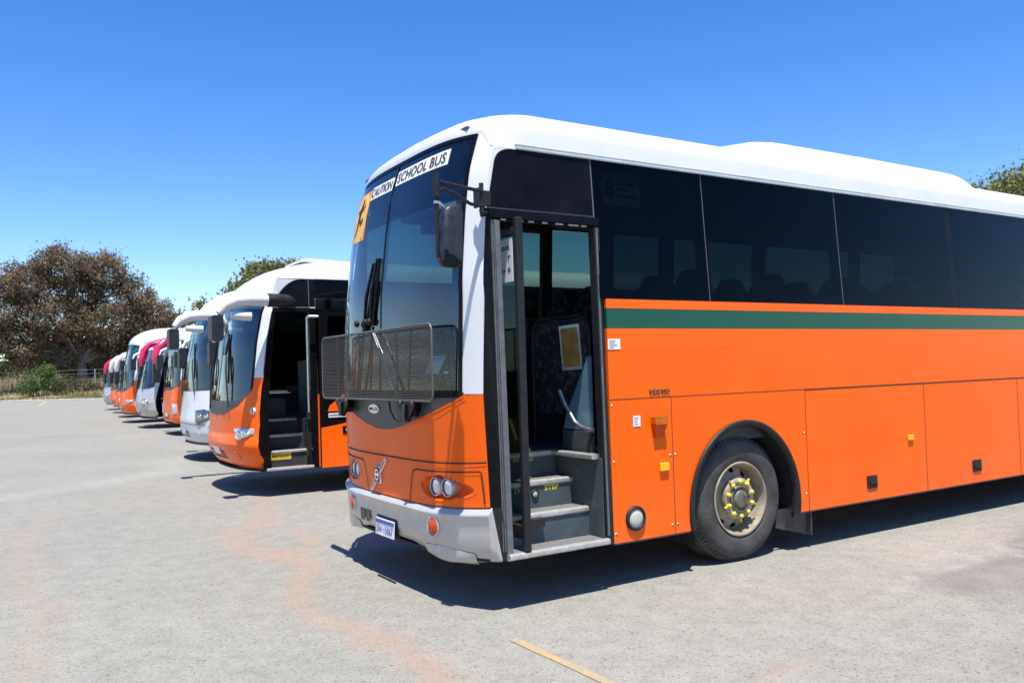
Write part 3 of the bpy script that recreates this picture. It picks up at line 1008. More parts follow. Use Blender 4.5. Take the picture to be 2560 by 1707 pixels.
    fp = [(.36, 2.30), (2.43, 2.98), (3.26, 3.95), (4.15, 5.5), (5.7, 7.4), (7.6, 9.2), (9.4, 11.8)]
    window_row(B, R, fp, 2.10, 3.08, False, 'gfar', off=0, seal=True)
    # far side skin
    mb = MB()
    sidepoly(B, mb, lower_outline(.20, B.L-.02, .33, 1.90, archs+[rear]), 0, .03, False)
    part(mb, 'far_side_panel', 'orange')
    mb = MB(); sidebox(B, mb, .20, B.L-.02, 1.90, 2.098, 0, .03, False); part(mb, 'far_stripe', 'green')
    mb = MB(); sidebox(B, mb, .40, B.L-.02, 3.082, 3.15, 0, .03, False); sidepoly(B, mb, [(B.edge(z)+.03, z) for z in (2.1, 2.4, 2.7, 2.9, 3.0, 3.08)]+[(.358, 3.08), (.358, 2.1)], 0, .03, False)
    part(mb, 'far_window_rail', 'black')
    # quarter window with rounded front corner above the door, and its white surround
    X0 = .222
    q = [(X0+.022, 2.724), (1.146, 2.724), (1.146, 3.146), (.475, 3.146)]
    for k in range(1, 8):
        t = k/8
        p0, p1, p2 = Vector((.475, 3.146)), Vector((.335, 3.146)), Vector((.315, 3.02))
        v = p0*(1-t)**2+p1*2*t*(1-t)+p2*t*t; q.append((v.x, v.y))
    q.append((.315, 3.02))
    mb = MB(); sidepoly(B, mb, q, .004, .01)
    part(mb, 'quarter_window', 'black')
    mb = MB()
    cx = sum(a for a, b in q)/len(q); cz = sum(b for a, b in q)/len(q)
    q2_ = [(cx+(a-cx)*1.012, cz+(b-cz)*1.028) for a, b in q]
    sidepoly(B, mb, [p for p in q2_], .0015, .01)
    part(mb, 'quarter_window_seal', 'linegrey')
    mb = MB()
    fill = [(B.edge(z)-.002, z) for z in np.linspace(2.70, 3.15, 8)][::-1]+[(.62, 2.70), (.62, 3.15)]
    sidepoly(B, mb, [(float(a), float(b)) for a, b in fill], -.001, .02)
    part(mb, 'corner_surround', 'white')
    mb = MB()
    sidebox(B, mb, 1.1465, 1.1595, 2.655, 3.146, .0, .05)
    part(mb, 'window_joint', 'linegrey')
    # door surround: header bar, front black panel, rear post
    mb = MB(); sidebox(B, mb, .205, 1.188, 2.652, 2.712, .012, .06)
    part(mb, 'door_header', 'black', R, .006)
    mb = MB(); 
    for i in range(7):
        x = .34+.8*i/7
        sidebox(B, mb, x, x+random.uniform(.04, .1), 2.634, 2.646, .010, .012)
    part(mb, 'header_brush', 'seal')
    mb = MB()
    zz = list(np.linspace(.70, 2.65, 14))
    sidepoly(B, mb, [(B.edge(float(z))+.001, float(z)) for z in zz]+[(.262, 2.65), (.268, .70)], .0, .05)
    part(mb, 'door_front_panel', 'black')
    mb = MB()
    sidepoly(B, mb, [(.188, .697), (.27, .697), (.30, .345), (.262, .340)], .001, .05)
    part(mb, 'door_corner_panel', 'plastic')
    mb = MB()
    for i in range(5):
        sidepoly(B, mb, [(.262+.008*i, .40), (.268+.008*i, .40), (.266+.008*i, 2.636), (.260+.008*i, 2.636)], -.004+.008*(i % 2), .03)
    sidepoly(B, mb, [(.300, .385), (.345, .385), (.328, 2.63), (.290, 2.636)], .012, .05)
    part(mb, 'door_seal', 'seal')
    mb = MB()
    sidepoly(B, mb, [(1.148, .338), (1.209, .325), (1.187, 2.64), (1.140, 2.64)], .008, .07)
    part(mb, 'door_rear_post', 'plastic', R, .008)
    mb = MB(); sidebox(B, mb, 1.152, 1.166, .40, 2.63, .016, .01); part(mb, 'door_post_seal', 'seal')
    # folded door leaf, edge on to the side
    D = empty('door', (0, 0, 0)); D.parent = R
    mb = MB()
    mb.box(.418, .474, -.045, .0, .385, 2.655)
    mb.box(.425, .465, .56, .60, .46, 2.60)
    mb.box(.425, .465, 0, .56, 2.54, 2.60); mb.box(.425, .465, 0, .56, .46, .56)
    mb.build('door_frame', 'plastic', D, .01)
    mb = MB(); mb.box(.440, .447, .0, .56, .56, 2.54); mb.build('door_pane', 'gdoor', D)
    mb = MB(); mb.box(.428, .434, .03, .25, 2.22, 2.52); ps = mb.build('door_notice', 'paper', D)
    mb = MB()
    for s_, z, w in (('ook', 2.44, .11), ('r', 2.36, .03), ('ng 8', 2.275, .13)):
        lettering(mb, s_, lambda a, b, z=z, w=w: (.4265, .055+w-w*a, z+.045*b), bold=.02)
    build_split(mb, 'notice_lettering', 'ink', D)
    # stairwell
    mb = MB()
    T = [(.00, .38), (.19, .59), (.39, .79), (.60, .98)]
    for i in range(3):
        y0, z0 = T[i]; y1, z1 = T[i+1]
        mb.box(.34, 1.135, y1, y1+.012, z0, z1-.012)
    part(mb, 'step_riser', 'step')
    mb = MB()
    for i in range(3):
        y0, z0 = T[i]; y1, z1 = T[i+1]
        mb.box(.34, 1.135, y0+.012, y1-.001, z0-.02, z0-.002)
    part(mb, 'step_tread', 'tread')
    mb = MB()
    for i, (y0, z0) in enumerate(T):
        y0 -= .03 if i == 0 else 0
        mb.rbox(.30 if i == 0 else .34, 1.148 if i == 0 else 1.134, y0-.012, y0+.045, z0-.040, z0+.003, .014, 'x')
    mb.rbox(1.08, 1.136, .06, .598, .945, .983, .012, 'y')
    part(mb, 'step_nosing', 'alu')
    mb = MB()
    mb.box(1.136, 1.145, .02, .62, .38, .955)
    mb.box(.325, .338, .05, .62, .38, .98)
    part(mb, 'stair_wall', 'step')
    mb = MB()
    sf = lambda a, b: (.80+.115*a, .578, 0)
    lettering(mb, 'STEP', lambda a, b: (.879+.130*a, .388, .708+.042*b), bold=.03)
    lettering(mb, 'THE', lambda a, b: (.605+.11*a, .388, .708+.042*b), bold=.03)
    lettering(mb, 'MIND', lambda a, b: (.36+.12*a, .388, .715+.032*b), bold=.03)
    lettering(mb, 'TO', lambda a, b: (.85+.07*a, .5985, .912+.036*b), bold=.03)
    lettering(mb, 'IN', lambda a, b: (.74+.05*a, .5985, .912+.036*b), bold=.03)
    part(mb, 'step_lettering', 'yellow')
    mb = MB(); mb.lathe([(.034, 0), (.034, .012), (.024, .014), (.024, .006)], (.791, .39, .694), 'y', 24, 0, True, -1)
    sl = part(mb, 'step_lamp', 'plastic')
    mb = MB(); mb.lathe([(.024, .008), (.012, .012), (0, .013)], (.791, .39, .694), 'y', 20, 0, True, -1); mb.build('lamp_lens', 'opal', sl)
    mb = MB(); mb.box(.52, .715, .150, .189, .495, .555); part(mb, 'step_vent', 'gapdark')
    mb = MB(); mb.prism([(.845, .984), (.925, .984), (.862, 1.05)], lambda a, b, t: (a, .615+.01*t, b)); mb.prism([(.955, 1.05), (.985, 1.05), (.925, 1.22), (.90, 1.22)], lambda a, b, t: (a, .90+.01*t, b)); part(mb, 'hazard_tape', 'yellow')
    # interior
    body_box(B, R, well=(.34, 1.136, .602))
    mb = MB()
    mb.box(.30, .62, .66, 2.40, .98, 1.30)
    G = [[(.12+.02*abs(q), 1.25+q*1.1, 1.30), (.16, 1.25+q*1.1, 1.42), (.45, 1.25+q*1.08, 1.44), (.62, 1.25+q*1.05, 1.36), (.62, 1.25+q*1.05, 1.28)] for q in np.linspace(-.93, 1, 14)]
    mb.grid([[tuple(map(float, p)) for p in r] for r in G], True)
    part(mb, 'dashboard', 'inner')
    mb = MB()
    c = Vector((.86, 1.88, 1.56)); ax = Vector((-.55, 0, .83)).normalized(); a1 = Vector((0, 1, 0)); a2 = ax.cross(a1)
    mb.tube([c+a1*.23*math.cos(t*2*PI/28)+a2*.23*math.sin(t*2*PI/28) for t in range(29)], .015, 8)
    mb.tube([c+a1*.22, c-a1*.22], .012, 6); mb.tube([c, c-ax*.5], .03, 8)
    part(mb, 'steering_wheel', 'plastic')
    for x, y in ((1.35, 1.85),):
        o = seat_mesh(1.12).build('driver_seat', 'fabric', R); o.location = (x, y, .98)
    s0 = None
    for i in range(9):
        for y in (.36, .83, 1.72, 2.18):
            x = 2.05+.95*i
            if s0 is None:
                s0 = seat_mesh(1.15).build('passenger_seat', 'fabric', R); o = s0
            else:
                o = s0.copy(); COL.objects.link(o); o.parent = R
            o.location = (x, y, 1.26)
    mb = MB(); mb.box(1.75, B.L-.2, .10, 1.02, .985, 1.26); mb.box(1.75, B.L-.2, 1.50, 2.40, .985, 1.26); [part(mb, 'seat_platform', 'floor')]
    # patterned partition with framed notice, blue grey screen and steel handrail
    mb = MB()
    mb.prism(rrect(.29, 1.02, 1.25, 2.0, .06, 5), lambda a, b, t: (1.25+.03*t, a, b))
    pt = part(mb, 'partition', 'fabric')
    mb = MB(); mb.tube([(1.255, .27, 1.18), (1.255, .27, 1.90), (1.255, .31, 1.99), (1.255, .40, 2.02), (1.255, .95, 2.02), (1.255, 1.03, 1.97), (1.255, 1.05, 1.88), (1.255, 1.06, 1.0)], .016, 8)
    mb.build('partition_rail', 'plastic', pt)
    mb = MB(); mb.prism([(.345, 1.605), (.61, 1.595), (.645, 1.95), (.378, 1.955)], lambda a, b, t: (1.235+.012*t, a, b)); fr = mb.build('notice_frame', 'steel', pt)
    mb = MB(); mb.prism([(.370, 1.632), (.588, 1.622), (.617, 1.925), (.40, 1.930)], lambda a, b, t: (1.231+.003*t, a, b)); mb.build('framed_notice', 'brown', pt)
    mb = MB(); mb.prism([(.26, 1.70), (.56, 1.25), (.60, 1.14), (.22, 1.14), (.22, 1.70)], lambda a, b, t: (1.222+.008*t, a, b)); part(mb, 'modesty_screen', 'bluegrey')
    mb = MB(); mb.prism([(.60, 1.13), (.20, 1.13), (.20, .985), (.60, .985)], lambda a, b, t: (1.21+.012*t, a, b)); part(mb, 'modesty_base', 'step')
    mb = MB(); mb.tube([(1.16, .55, 1.44), (1.16, .48, 1.33), (1.16, .36, 1.20), (1.16, .28, 1.165), (1.16, .18, 1.15), (1.16, .14, 1.15)], .017, 10)
    part(mb, 'handrail', 'steel')
    mb = MB(); mb.tube([(1.16, .15, 1.15), (1.15, .20, .99), (1.15, .24, .80)], .014, 8); part(mb, 'handrail_leg', 'plastic')
    mb = MB(); mb.box(.85, .98, 2.2, 2.3, 2.92, 3.05); mb.box(.7, 2.3, 2.25, 2.42, 3.03, 3.09); part(mb, 'overhead_locker', 'inner')

    # ---- signs on and behind the windscreen
    def plate_on(name, m_, y0, y1, z0, z1, off=.005, skew=0):
        mb = MB(); patch(B, mb, y0, y1, z0, z1, 4, 10, off, 0, .003)
        return part(mb, name, m_)
    sg = plate_on('sign_plate', 'paper', .405, 1.262, 3.094, 3.212)
    mb = MB(); lettering(mb, 'SCHOOL BUS', lambda a, b: tuple(B.P(1.235-.80*a, 3.112+.082*b, .010)), bold=.012)
    mb.build('sign_lettering', 'ink', sg)
    sg = plate_on('sign_plate', 'paper', 1.325, 1.80, 3.075, 3.185)
    mb = MB(); lettering(mb, 'CAUTION', lambda a, b: tuple(B.P(1.785-.445*a, 3.092+.076*b, .010)), bold=.012)
    mb.build('sign_lettering', 'ink', sg)
    sg = plate_on('children_sign', 'signorange', 1.82, 2.20, 2.745, 3.17)
    mb = MB()
    ky = lambda u, v: tuple(B.P(2.20-.38*u, 2.745+.425*v, .010))
    def limb(p, q, w):
        d = Vector((q[0]-p[0], q[1]-p[1])).normalized(); n = Vector((-d.y, d.x))*w/2
        mb.add([ky(p[0]+n.x, p[1]+n.y), ky(p[0]-n.x, p[1]-n.y), ky(q[0]-n.x, q[1]-n.y), ky(q[0]+n.x, q[1]+n.y)], [(0, 1, 2, 3)])
    mb.add([ky(.56+.055*math.cos(k*PI/8), .84+.06*math.sin(k*PI/8)) for k in range(16)], [list(range(16))])
    limb((.55, .79), (.47, .50), .15); limb((.47, .52), (.66, .36), .09); limb((.66, .36), (.80, .47), .06); limb((.46, .52), (.38, .30), .09); limb((.38, .30), (.22, .13), .06)
    limb((.54, .74), (.70, .66), .06); limb((.70, .66), (.80, .76), .05); limb((.52, .72), (.36, .60), .06); limb((.36, .60), (.30, .68), .05)
    strip_ = [(.04, .04), (.96, .04), (.96, .96), (.04, .96), (.04, .04)]
    for i in range(4):
        limb(strip_[i], strip_[i+1], .012)
    mb.build('running_figure', 'ink', sg)
    sg = plate_on('route_notice', 'paper', .225, .445, 2.70, 2.895, -.012)
    mb = MB()
    lettering(mb, 'Ellenbrook', lambda a, b: tuple(B.P(.432-.19*a, 2.825+.036*b, -.008)), bold=.008, shear=.1)
    lettering(mb, 'Lower', lambda a, b: tuple(B.P(.405-.13*a, 2.750+.032*b, -.008)), bold=.008, shear=.1)
    mb.build('notice_lettering', 'ink', sg)
    # notice with an 8 behind the first side window
    mb = MB(); f_ = lambda a, b, o: B.near(1.275+.37*a, 2.83+.255*b, o)
    mb.add([f_(0, 0, -.03), f_(1, -.02, -.03), f_(1, .98, -.03), f_(0, 1, -.03)], [(0, 1, 2, 3)])
    w8 = part(mb, 'window_notice', 'paper')
    mb = MB(); lettering(mb, '8', lambda a, b: f_(.05+.26*a, .25+.5*b, -.026), bold=.03)
    for i in range(3):
        z = .64-.18*i
        mb.add([f_(.36, z, -.026), f_(.88-.1*(i == 1)*2, z-.01, -.026), f_(.88-.1*(i == 1)*2, z+.045, -.026), f_(.36, z+.055, -.026)], [(0, 1, 2, 3)])
    mb.build('notice_lettering', 'ink', w8)
    # papers on the dash
    for (y, z, w, h, rz_) in ((1.02, 1.47, .22, .27, .25), (.86, 1.48, .10, .14, -.2), (1.62, 1.46, .25, .12, .1)):
        mb = MB(); mb.add([(.22, y-w/2, z), (.22, y+w/2, z), (.34, y+w/2-.03*rz_, z+h), (.34, y-w/2-.12*rz_, z+h)], [(0, 1, 2, 3)])
        part(mb, 'dash_paper', 'paper')

    # ---- wire stone guard
    GX = -.085
    g0, g1, h0, h1 = .27, 2.45, 1.415, 1.945
    Gd = empty('stone_guard', (0, 0, 0)); Gd.parent = R
    mb = MB()
    outl = rrect(g0, g1, h0, h1, .055, 6)
    mb.tube([(GX, a, b) for a, b in outl]+[(GX, *outl[0])], .008, 8, 0, False)
    for y in (.87, 1.60, 2.10):
        mb.tube([(GX+.012, y, h0), (GX+.012, y, h1)], .007, 6)
    mb.build('guard_frame', 'frame', Gd)
    mb = MB()
    r_ = .055
    def inset(y):
        d = min(y-g0, g1-y)
        return 0 if d >= r_ else r_-math.sqrt(max(r_*r_-(r_-d)**2, 0))
    n = 170
    for i in range(1, n):
        y = g0+(g1-g0)*i/n; k = inset(y); t = .0011
        mb.add([(GX-.001, y-t, h0+k), (GX-.001, y+t, h0+k), (GX-.001, y+t, h1-k), (GX-.001, y-t, h1-k)], [(0, 1, 2, 3)])
        mb.add([(GX+.002, y-t, h0+k), (GX+.002, y+t, h0+k), (GX+.002, y+t, h1-k), (GX+.002, y-t, h1-k)], [(0, 1, 2, 3)])
    n = 44
    for i in range(1, n):
        z = h0+(h1-h0)*i/n
        d = min(z-h0, h1-z); k = 0 if d >= r_ else r_-math.sqrt(max(r_*r_-(r_-d)**2, 0))
        t = .0019
        mb.add([(GX-.003, g0+k, z-t), (GX-.003, g1-k, z-t), (GX-.003, g1-k, z+t), (GX-.003, g0+k, z+t)], [(0, 1, 2, 3)])
        mb.add([(GX-.003, g0+k, z+t), (GX-.003, g1-k, z+t), (GX+.001, g1-k, z+t), (GX+.001, g0+k, z+t)], [(0, 1, 2, 3)])
    mb.build('guard_mesh', 'wire', Gd)
    for yc in (.70, 1.98):
        mb = MB()
        mb.prism([(yc-.16, 1.425), (yc+.16, 1.425), (yc+.15, 1.38), (yc+.03, 1.27), (yc-.02, 1.265), (yc-.13, 1.37)], lambda a, b, t: (GX-.004+.02*t, a, b))
        mb.prism([(yc-.10, 1.42), (yc-.05, 1.42), (yc-.05, 1.30), (yc-.10, 1.34)], lambda a, b, t: (GX+.017+.06*t, a, b))
        br = mb.build('guard_bracket', 'black', Gd)
        mb = MB(); mb.tube([(GX-.014, yc+.01, 1.385), (GX-.02, yc+.015, 1.33), (GX-.014, yc+.02, 1.268)], .014, 8)
        mb.build('guard_clamp', 'apron', br)
        mb = MB()
        for dy in (-.11, .09): mb.lathe([(.014, 0), (.012, .006), (0, .007)], (GX-.006, yc+dy, 1.40), 'x', 8, 0, True, -1)
        mb.build('guard_bolt', 'seal', br)
    mb = MB()
    mb.tube([(GX+.01, 1.03, 1.43), (GX+.02, 1.035, 1.34), (GX+.03, .98, 1.27), (GX+.03, .90, 1.25), (GX+.03, .82, 1.27), (GX+.01, .77, 1.33), (GX, .76, 1.36)], .0065, 6)
    mb.tube([(GX+.01, 1.72, 1.42), (GX+.02, 1.73, 1.36), (GX+.03, 1.78, 1.325), (GX+.03, 1.86, 1.33), (GX+.01, 1.90, 1.36)], .006, 6)
    part(mb, 'washer_hose', 'black')
    # wipers
    for (piv, mid, tip0, tip1) in (((.85, 1.40), (1.36, 1.93), (1.46, 2.00), (1.395, 2.53)), ((1.70, 1.40), (1.56, 2.0), (1.60, 1.95), (1.47, 2.50))):
        W_ = empty('wiper', (0, 0, 0)); W_.parent = R
        pt_ = lambda yz, o: tuple(B.P(yz[0], yz[1], o))
        mb = MB(); mb.tube([pt_(piv, .03), pt_(((piv[0]+mid[0])/2, (piv[1]+mid[1])/2), .045), pt_(mid, .04)], [.011, .008, .007], 8)
        mb.tube([pt_((piv[0]-.03, piv[1]+.0), .03), pt_((mid[0]-.03, mid[1]-.0), .04)], .005, 6)
        mb.build('wiper_arm', 'steel' if piv[0] < 1 else 'plastic', W_)
        mb = MB()
        a, b = Vector(tip0), Vector(tip1)
        mb.tube([pt_(a, .02), pt_(a*.5+b*.5, .03), pt_(b, .02)], [.010, .016, .008], 6)
        mb.tube([pt_(a+Vector((-.03, 0)), .012), pt_(b+Vector((-.03, 0)), .012)], .014, 6)
        mb.build('wiper_blade', 'black', W_)
    mb = MB()
    for y in (1.47, 1.56, 1.74):
        c = B.P(y, 2.03, .03); mb.ellipsoid(c, .022, .03, .03, 10, 6)
    part(mb, 'wiper_joint', 'plastic')
    # near mirror: bracket on the corner pillar, two arms, upright, shell
    Mr = empty('mirror', (0, 0, 0)); Mr.parent = R
    mb = MB()
    mb.box(.135, .155, -.06, .035, 2.70, 2.83); mb.box(.155, .235, -.030, .012, 2.715, 2.815); mb.tube([(.15, -.05, 2.66), (.15, -.05, 2.855)], .016, 8)
    mb.tube([(.15, -.045, 2.66), (.20, -.02, 2.668)], .012, 6)
    mb.build('mirror_bracket', 'plastic', Mr, .003)
    mb = MB()
    mb.tube([(.15, -.06, 2.80), (-.06, -.13, 2.797), (-.26, -.20, 2.80)], .013, 8)
    mb.tube([(.17, -.05, 2.705), (.05, -.08, 2.702), (-.11, -.15, 2.745), (-.20, -.18, 2.760), (-.25, -.20, 2.742)], .012, 8)
    mb.tube([(-.26, -.20, 2.845), (-.262, -.20, 2.70)], .022, 8); mb.tube([(-.262, -.20, 2.70), (-.262, -.20, 2.32)], .013, 8)
    mb.build('mirror_arm', 'plastic', Mr)
    mb = MB(); mb.tube([(-.28, -.205, 2.665), (-.25, -.205, 2.664), (-.20, -.20, 2.62), (-.185, -.20, 2.615)], [.012, .013, .016, .01], 8)
    mb.build('mirror_clamp', 'steel', Mr)
    mb = MB()
    # shell seen from behind: broad back facing the front of the bus
    out = [(-.235, 2.625), (-.20, 2.645), (-.125, 2.66), (-.103, 2.65), (-.095, 2.60), (-.105, 2.32), (-.118, 2.278), (-.15, 2.265), (-.23, 2.268), (-.255, 2.30), (-.26, 2.36)]
    cx, cz = -.178, 2.46
    rows = []
    for k, o in ((1.0, .035), (1.0, -.035), (.97, -.055), (.90, -.066), (.5, -.072), (.02, -.074)):
        rows.append([(cx+(a-cx)*k, -.20+o*.9+(a-cx)*.15, cz+(b-cz)*(k if k > .6 else k)) for a, b in out])
    mb.grid(rows, True, 0, True)
    mb.build('mirror_shell', 'mirrorshell', Mr)
    mb = MB(); mb.add([(cx+(a-cx)*.94, -.166+(a-cx)*.15, cz+(b-cz)*.96) for a, b in out], [list(range(len(out)))]); mb.build('mirror_glass', 'chrome', Mr)
    # cap below the shell, darker lower half
    mb = MB()
    low = [(-.24, 2.36), (-.26, 2.36), (-.257, 2.30), (-.232, 2.262), (-.15, 2.259), (-.117, 2.272), (-.115, 2.285)]
    mb.prism(low, lambda a, b, t: (cx+(a-cx)*(1.01-.12*t), -.21-.055*t+(a-cx)*.15, b+.004*t))
    mb.build('mirror_lower_cover', 'black', Mr)
    return R
near_bus()

# ------------------------------------------------------------------ the other buses of the row
def coach(k):
    x0, y0 = k['at']
    B = Body(fx=k['fx'], amp=k.get('amp', .37), pw=k.get('pw', 3), wtop=k['wtop'], rc=k['rc'], caplen=k.get('caplen', 1.9), roof=k['roof'],
             ins=[(1.6, 0), (k['wtop'], .06)], belt=k.get('belt', 1.36))
    B.ringdrop = k.get('ringdrop', .12)
    def ring(y):
        q = abs(y-1.25)/1.25
        z = B.rc-B.ringdrop*q**3
        t = max(0, (q-.88)/.12); t = t*t*(3-2*t)
        return z*(1-t)+B.wtop*t
    B.ring = ring
    R = empty('coach', (x0, y0, 0), k['label'], 'bus', 'buses parked in a row')
    SPL = ('stair_wall', 'bumper_lip', 'screw', 'wiper_joint', 'marker_lamp', 'bumper_vent', 'step_riser', 'step_tread', 'step_nosing', 'header_brush', 'skirt_edge', 'locker_gap', 'panel_seam', 'gutter', 'mud_flap')
    part = lambda mb, name, m, par=R, bev=0.0: (build_split(mb, name, m, par, bev) if name in SPL else mb.build(name, m, par, bev))
    low, upc = k['low'], k['up']
    zc = k.get('zc', 1.617)                                  # colour break on the pillar
    wb = k.get('wb', 1.32)                                   # windscreen bottom
    sm = k['smile']
    smile = lambda y: float(np.interp(abs(y-1.25), [a for a, b in sm], [b for a, b in sm]))
    hem = k.get('hem', lambda y: float(np.interp(abs(y-1.25), [0, .5, .9, 1.25], [.40, .40, .37, .365])))
    mb = MB()
    G = [[tuple(B.P(y, hem(y)+(smile(y)-hem(y))*j/34)) for y in yspan(0, 2.5, 48)] for j in range(35)]
    mb.grid(G, True)
    part(mb, 'front_panel', low)
    pe = .15
    wbot = lambda y: max(smile(y), wb)
    mb = MB(); patch(B, mb, pe, 2.5-pe, lambda y: smile(y)-.004, lambda y: max(smile(y), wb)+.006, 5, 40, .003)
    part(mb, 'windscreen_apron', k.get('apron', 'apron'))
    for a, b in ((pe, 1.243), (1.257, 2.5-pe)):
        mb = MB(); patch(B, mb, a, b, lambda y: max(smile(y), wb), lambda y: ring(y)-.012, 18, 24)
        part(mb, 'windscreen', 'gws')
    mb = MB(); patch(B, mb, 1.243, 1.257, wb, lambda y: ring(y)-.012, 12, 1, .004, 0, .02)
    part(mb, 'windscreen_divider', 'black')
    mb = MB()
    for a, b in ((pe-.012, pe+.03), (2.5-pe-.03, 2.5-pe+.012)):
        patch(B, mb, a, b, lambda y: smile(y)+.01, lambda y: ring(y)-.02, 20, 2, .004)
    strip_line(B, mb, [(y, ring(y)-.02) for y in yspan(pe, 2.5-pe, 40)], .035, .005)
    part(mb, 'windscreen_gasket', 'black')
    zp0 = max(smile(.05)-.01, .9)
    for m_ in (0, 1):
        a, b = (0, pe) if not m_ else (2.5-pe, 2.5)
        if zc > zp0+.02:
            mb = MB(); patch(B, mb, a, b, lambda y: smile(y)-.003, zc, 8, 8, .001, 0, .02); part(mb, 'lower_pillar', low)
        mb = MB(); patch(B, mb, a, b, lambda y: max(zc+.001, smile(y)), ring, 26, 8, .001, 0, .02); part(mb, 'corner_pillar', upc)
    roof_cap(B, R, upc)
    # sides
    archs = B.archs = [(2.75, .60, .46, .64), (8.6, .60, .46, .64)]
    door = k.get('door')          # (x0,x1,ztop,open)
    dx0, dx1, dz, op = door
    mb = MB()
    sidepoly(B, mb, lower_outline(dx1+.09, B.L-.02, .36, B.belt-.003, archs))
    part(mb, 'side_panel', k.get('sidecol', low))
    mb = MB(); sidepoly(B, mb, lower_outline(.40, B.L-.02, .36, B.belt-.003, archs), 0, .03, False)
    part(mb, 'far_side_panel', k.get('sidecol', low))
    panes = [(dx1+.10, dx1+1.2), (dx1+1.212, dx1+3.0), (dx1+3.012, 6.5), (6.512, 9), (9.012, 11.8)]
    window_row(B, R, panes, B.belt, B.wtop-.004, True, 'gside')
    window_row(B, R, [(.62, 2.2), (2.24, 4.2), (4.24, 6.5), (6.54, 9), (9.04, 11.8)], B.belt, B.wtop-.06, False, 'gfar')
    for xc, r, zc_, rz in archs:
        mb = MB()
        o3 = arch_outline(xc, r-.005, zc_, .25, 18, rz-.005)
        mb.grid([[(a, .025, b) for a, b in o3], [(a, .7, b) for a, b in o3]], True); mb.add([(a, .7, b) for a, b in o3], [list(range(len(o3)))])
        part(mb, 'wheel_well', 'under')
    for xc in (2.75, 8.6):
        for nr in (True, False):
            w = empty('wheel'); w.parent = R; wheel(w, xc, nr, detail=False)
    # door opening: front post, header, quarter window above
    ex = lambda z: B.edge(z)
    mb = MB(); zz = np.linspace(hem(0)+.02, dz, 12)
    sidepoly(B, mb, [(ex(float(z))-.004, float(z)) for z in zz]+[(max(dx0, ex(dz)+.05), dz), (dx0, hem(0)+.02)], .0, .06)
    part(mb, 'door_front_post', 'black')
    mb = MB(); sidebox(B, mb, dx1+.001, dx1+.09, .36, B.wtop-.01, .004, .06); part(mb, 'door_rear_post', 'black')
    mb = MB(); sidebox(B, mb, ex(dz)+.01, dx1+.09, dz, dz+.055, .006, .06); part(mb, 'door_header', 'black')
    mb = MB()
    zz = np.linspace(B.wtop, dz+.0, 10)
    sidepoly(B, mb, [(ex(float(z))-.002, float(z)) for z in zz]+[(dx1+.09, dz), (dx1+.09, B.wtop)], -.004, .03)
    part(mb, 'corner_surround', upc)
    qx = ex(dz)+.10
    qt = B.wtop-.01
    pts = [(qx, dz+.06), (dx1, dz+.06), (dx1, qt)]
    for t in np.linspace(0, 1, 9):
        p0, p1, p2 = Vector((dx1-.12, qt)), Vector((qx+.12, qt-.03)), Vector((qx, dz+.06+.45*(qt-dz-.06)))
        v = p0*(1-t)**2+p1*2*t*(1-t)+p2*t*t; pts.append((v.x, v.y))
    mb = MB(); sidepoly(B, mb, pts, .003, .02); part(mb, 'quarter_window', 'black')
    mb = MB()
    for p, q in zip(pts, pts[1:]+pts[:1]):
        if (Vector(p)-Vector(q)).length > .001:
            mb.tube([B.near(*p, .006), B.near(*q, .006)], .007, 5)
    part(mb, 'quarter_window_seal', 'linegrey')
    well = (max(dx0-.02, .45), dx1+.0, .62)
    body_box(B, R, well=well, floorz=1.02)
    for nm in ('rear_panel',):
        pass
    if op:
        T = [(.0, .385), (.2, .60), (.40, .81), (.62, 1.02)]
        mb = MB()
        for i in range(3): mb.box(well[0], well[1], T[i+1][0], T[i+1][0]+.012, T[i][1], T[i+1][1]-.01)
        part(mb, 'step_riser', 'inner')
        mb = MB()
        for i in range(3): mb.box(well[0], well[1], T[i][0]+.01, T[i+1][0]-.001, T[i][1]-.02, T[i][1]-.001)
        part(mb, 'step_tread', 'floor')
        mb = MB()
        for i, (y, z) in enumerate(T):
            mb.rbox(well[0]+(.12 if i else 0), well[1]-(.03 if i else -.01)-.0*i, y-.02, y+.03, z-.035, z+.003, .01, 'x')
        part(mb, 'step_nosing', 'alu')
        mb = MB(); mb.box(well[0]-.015, well[0]-.001, .07, .62, .39, 1.02); mb.box(well[1]+.001, well[1]+.015, .07, .62, .39, 1.02); part(mb, 'stair_wall', 'inner')
    else:
        mb = MB(); sidebox(B, mb, dx0+.012, dx1-.012, .42, dz-.01, -.004, .03); part(mb, 'door', 'black')
    # dark interior: bulkhead, dash, a few seats
    mb = MB(); mb.box(.62, .95, .75, 2.3, 1.02, 1.30); part(mb, 'dashboard', 'inner')
    mb = MB(); mb.box(dx1+.12, dx1+.14, .08, .95, 1.02, 1.85); part(mb, 'partition', 'inner')
    s0 = None
    for i in range(7):
        for y in (.36, .83, 1.72, 2.18):
            if s0 is None:
                s0 = seat_mesh(1.12).build('passenger_seat', 'fabric', R); o = s0
            else:
                o = s0.copy(); COL.objects.link(o); o.parent = R
            o.location = (dx1+.75+.95*i, y, 1.02)
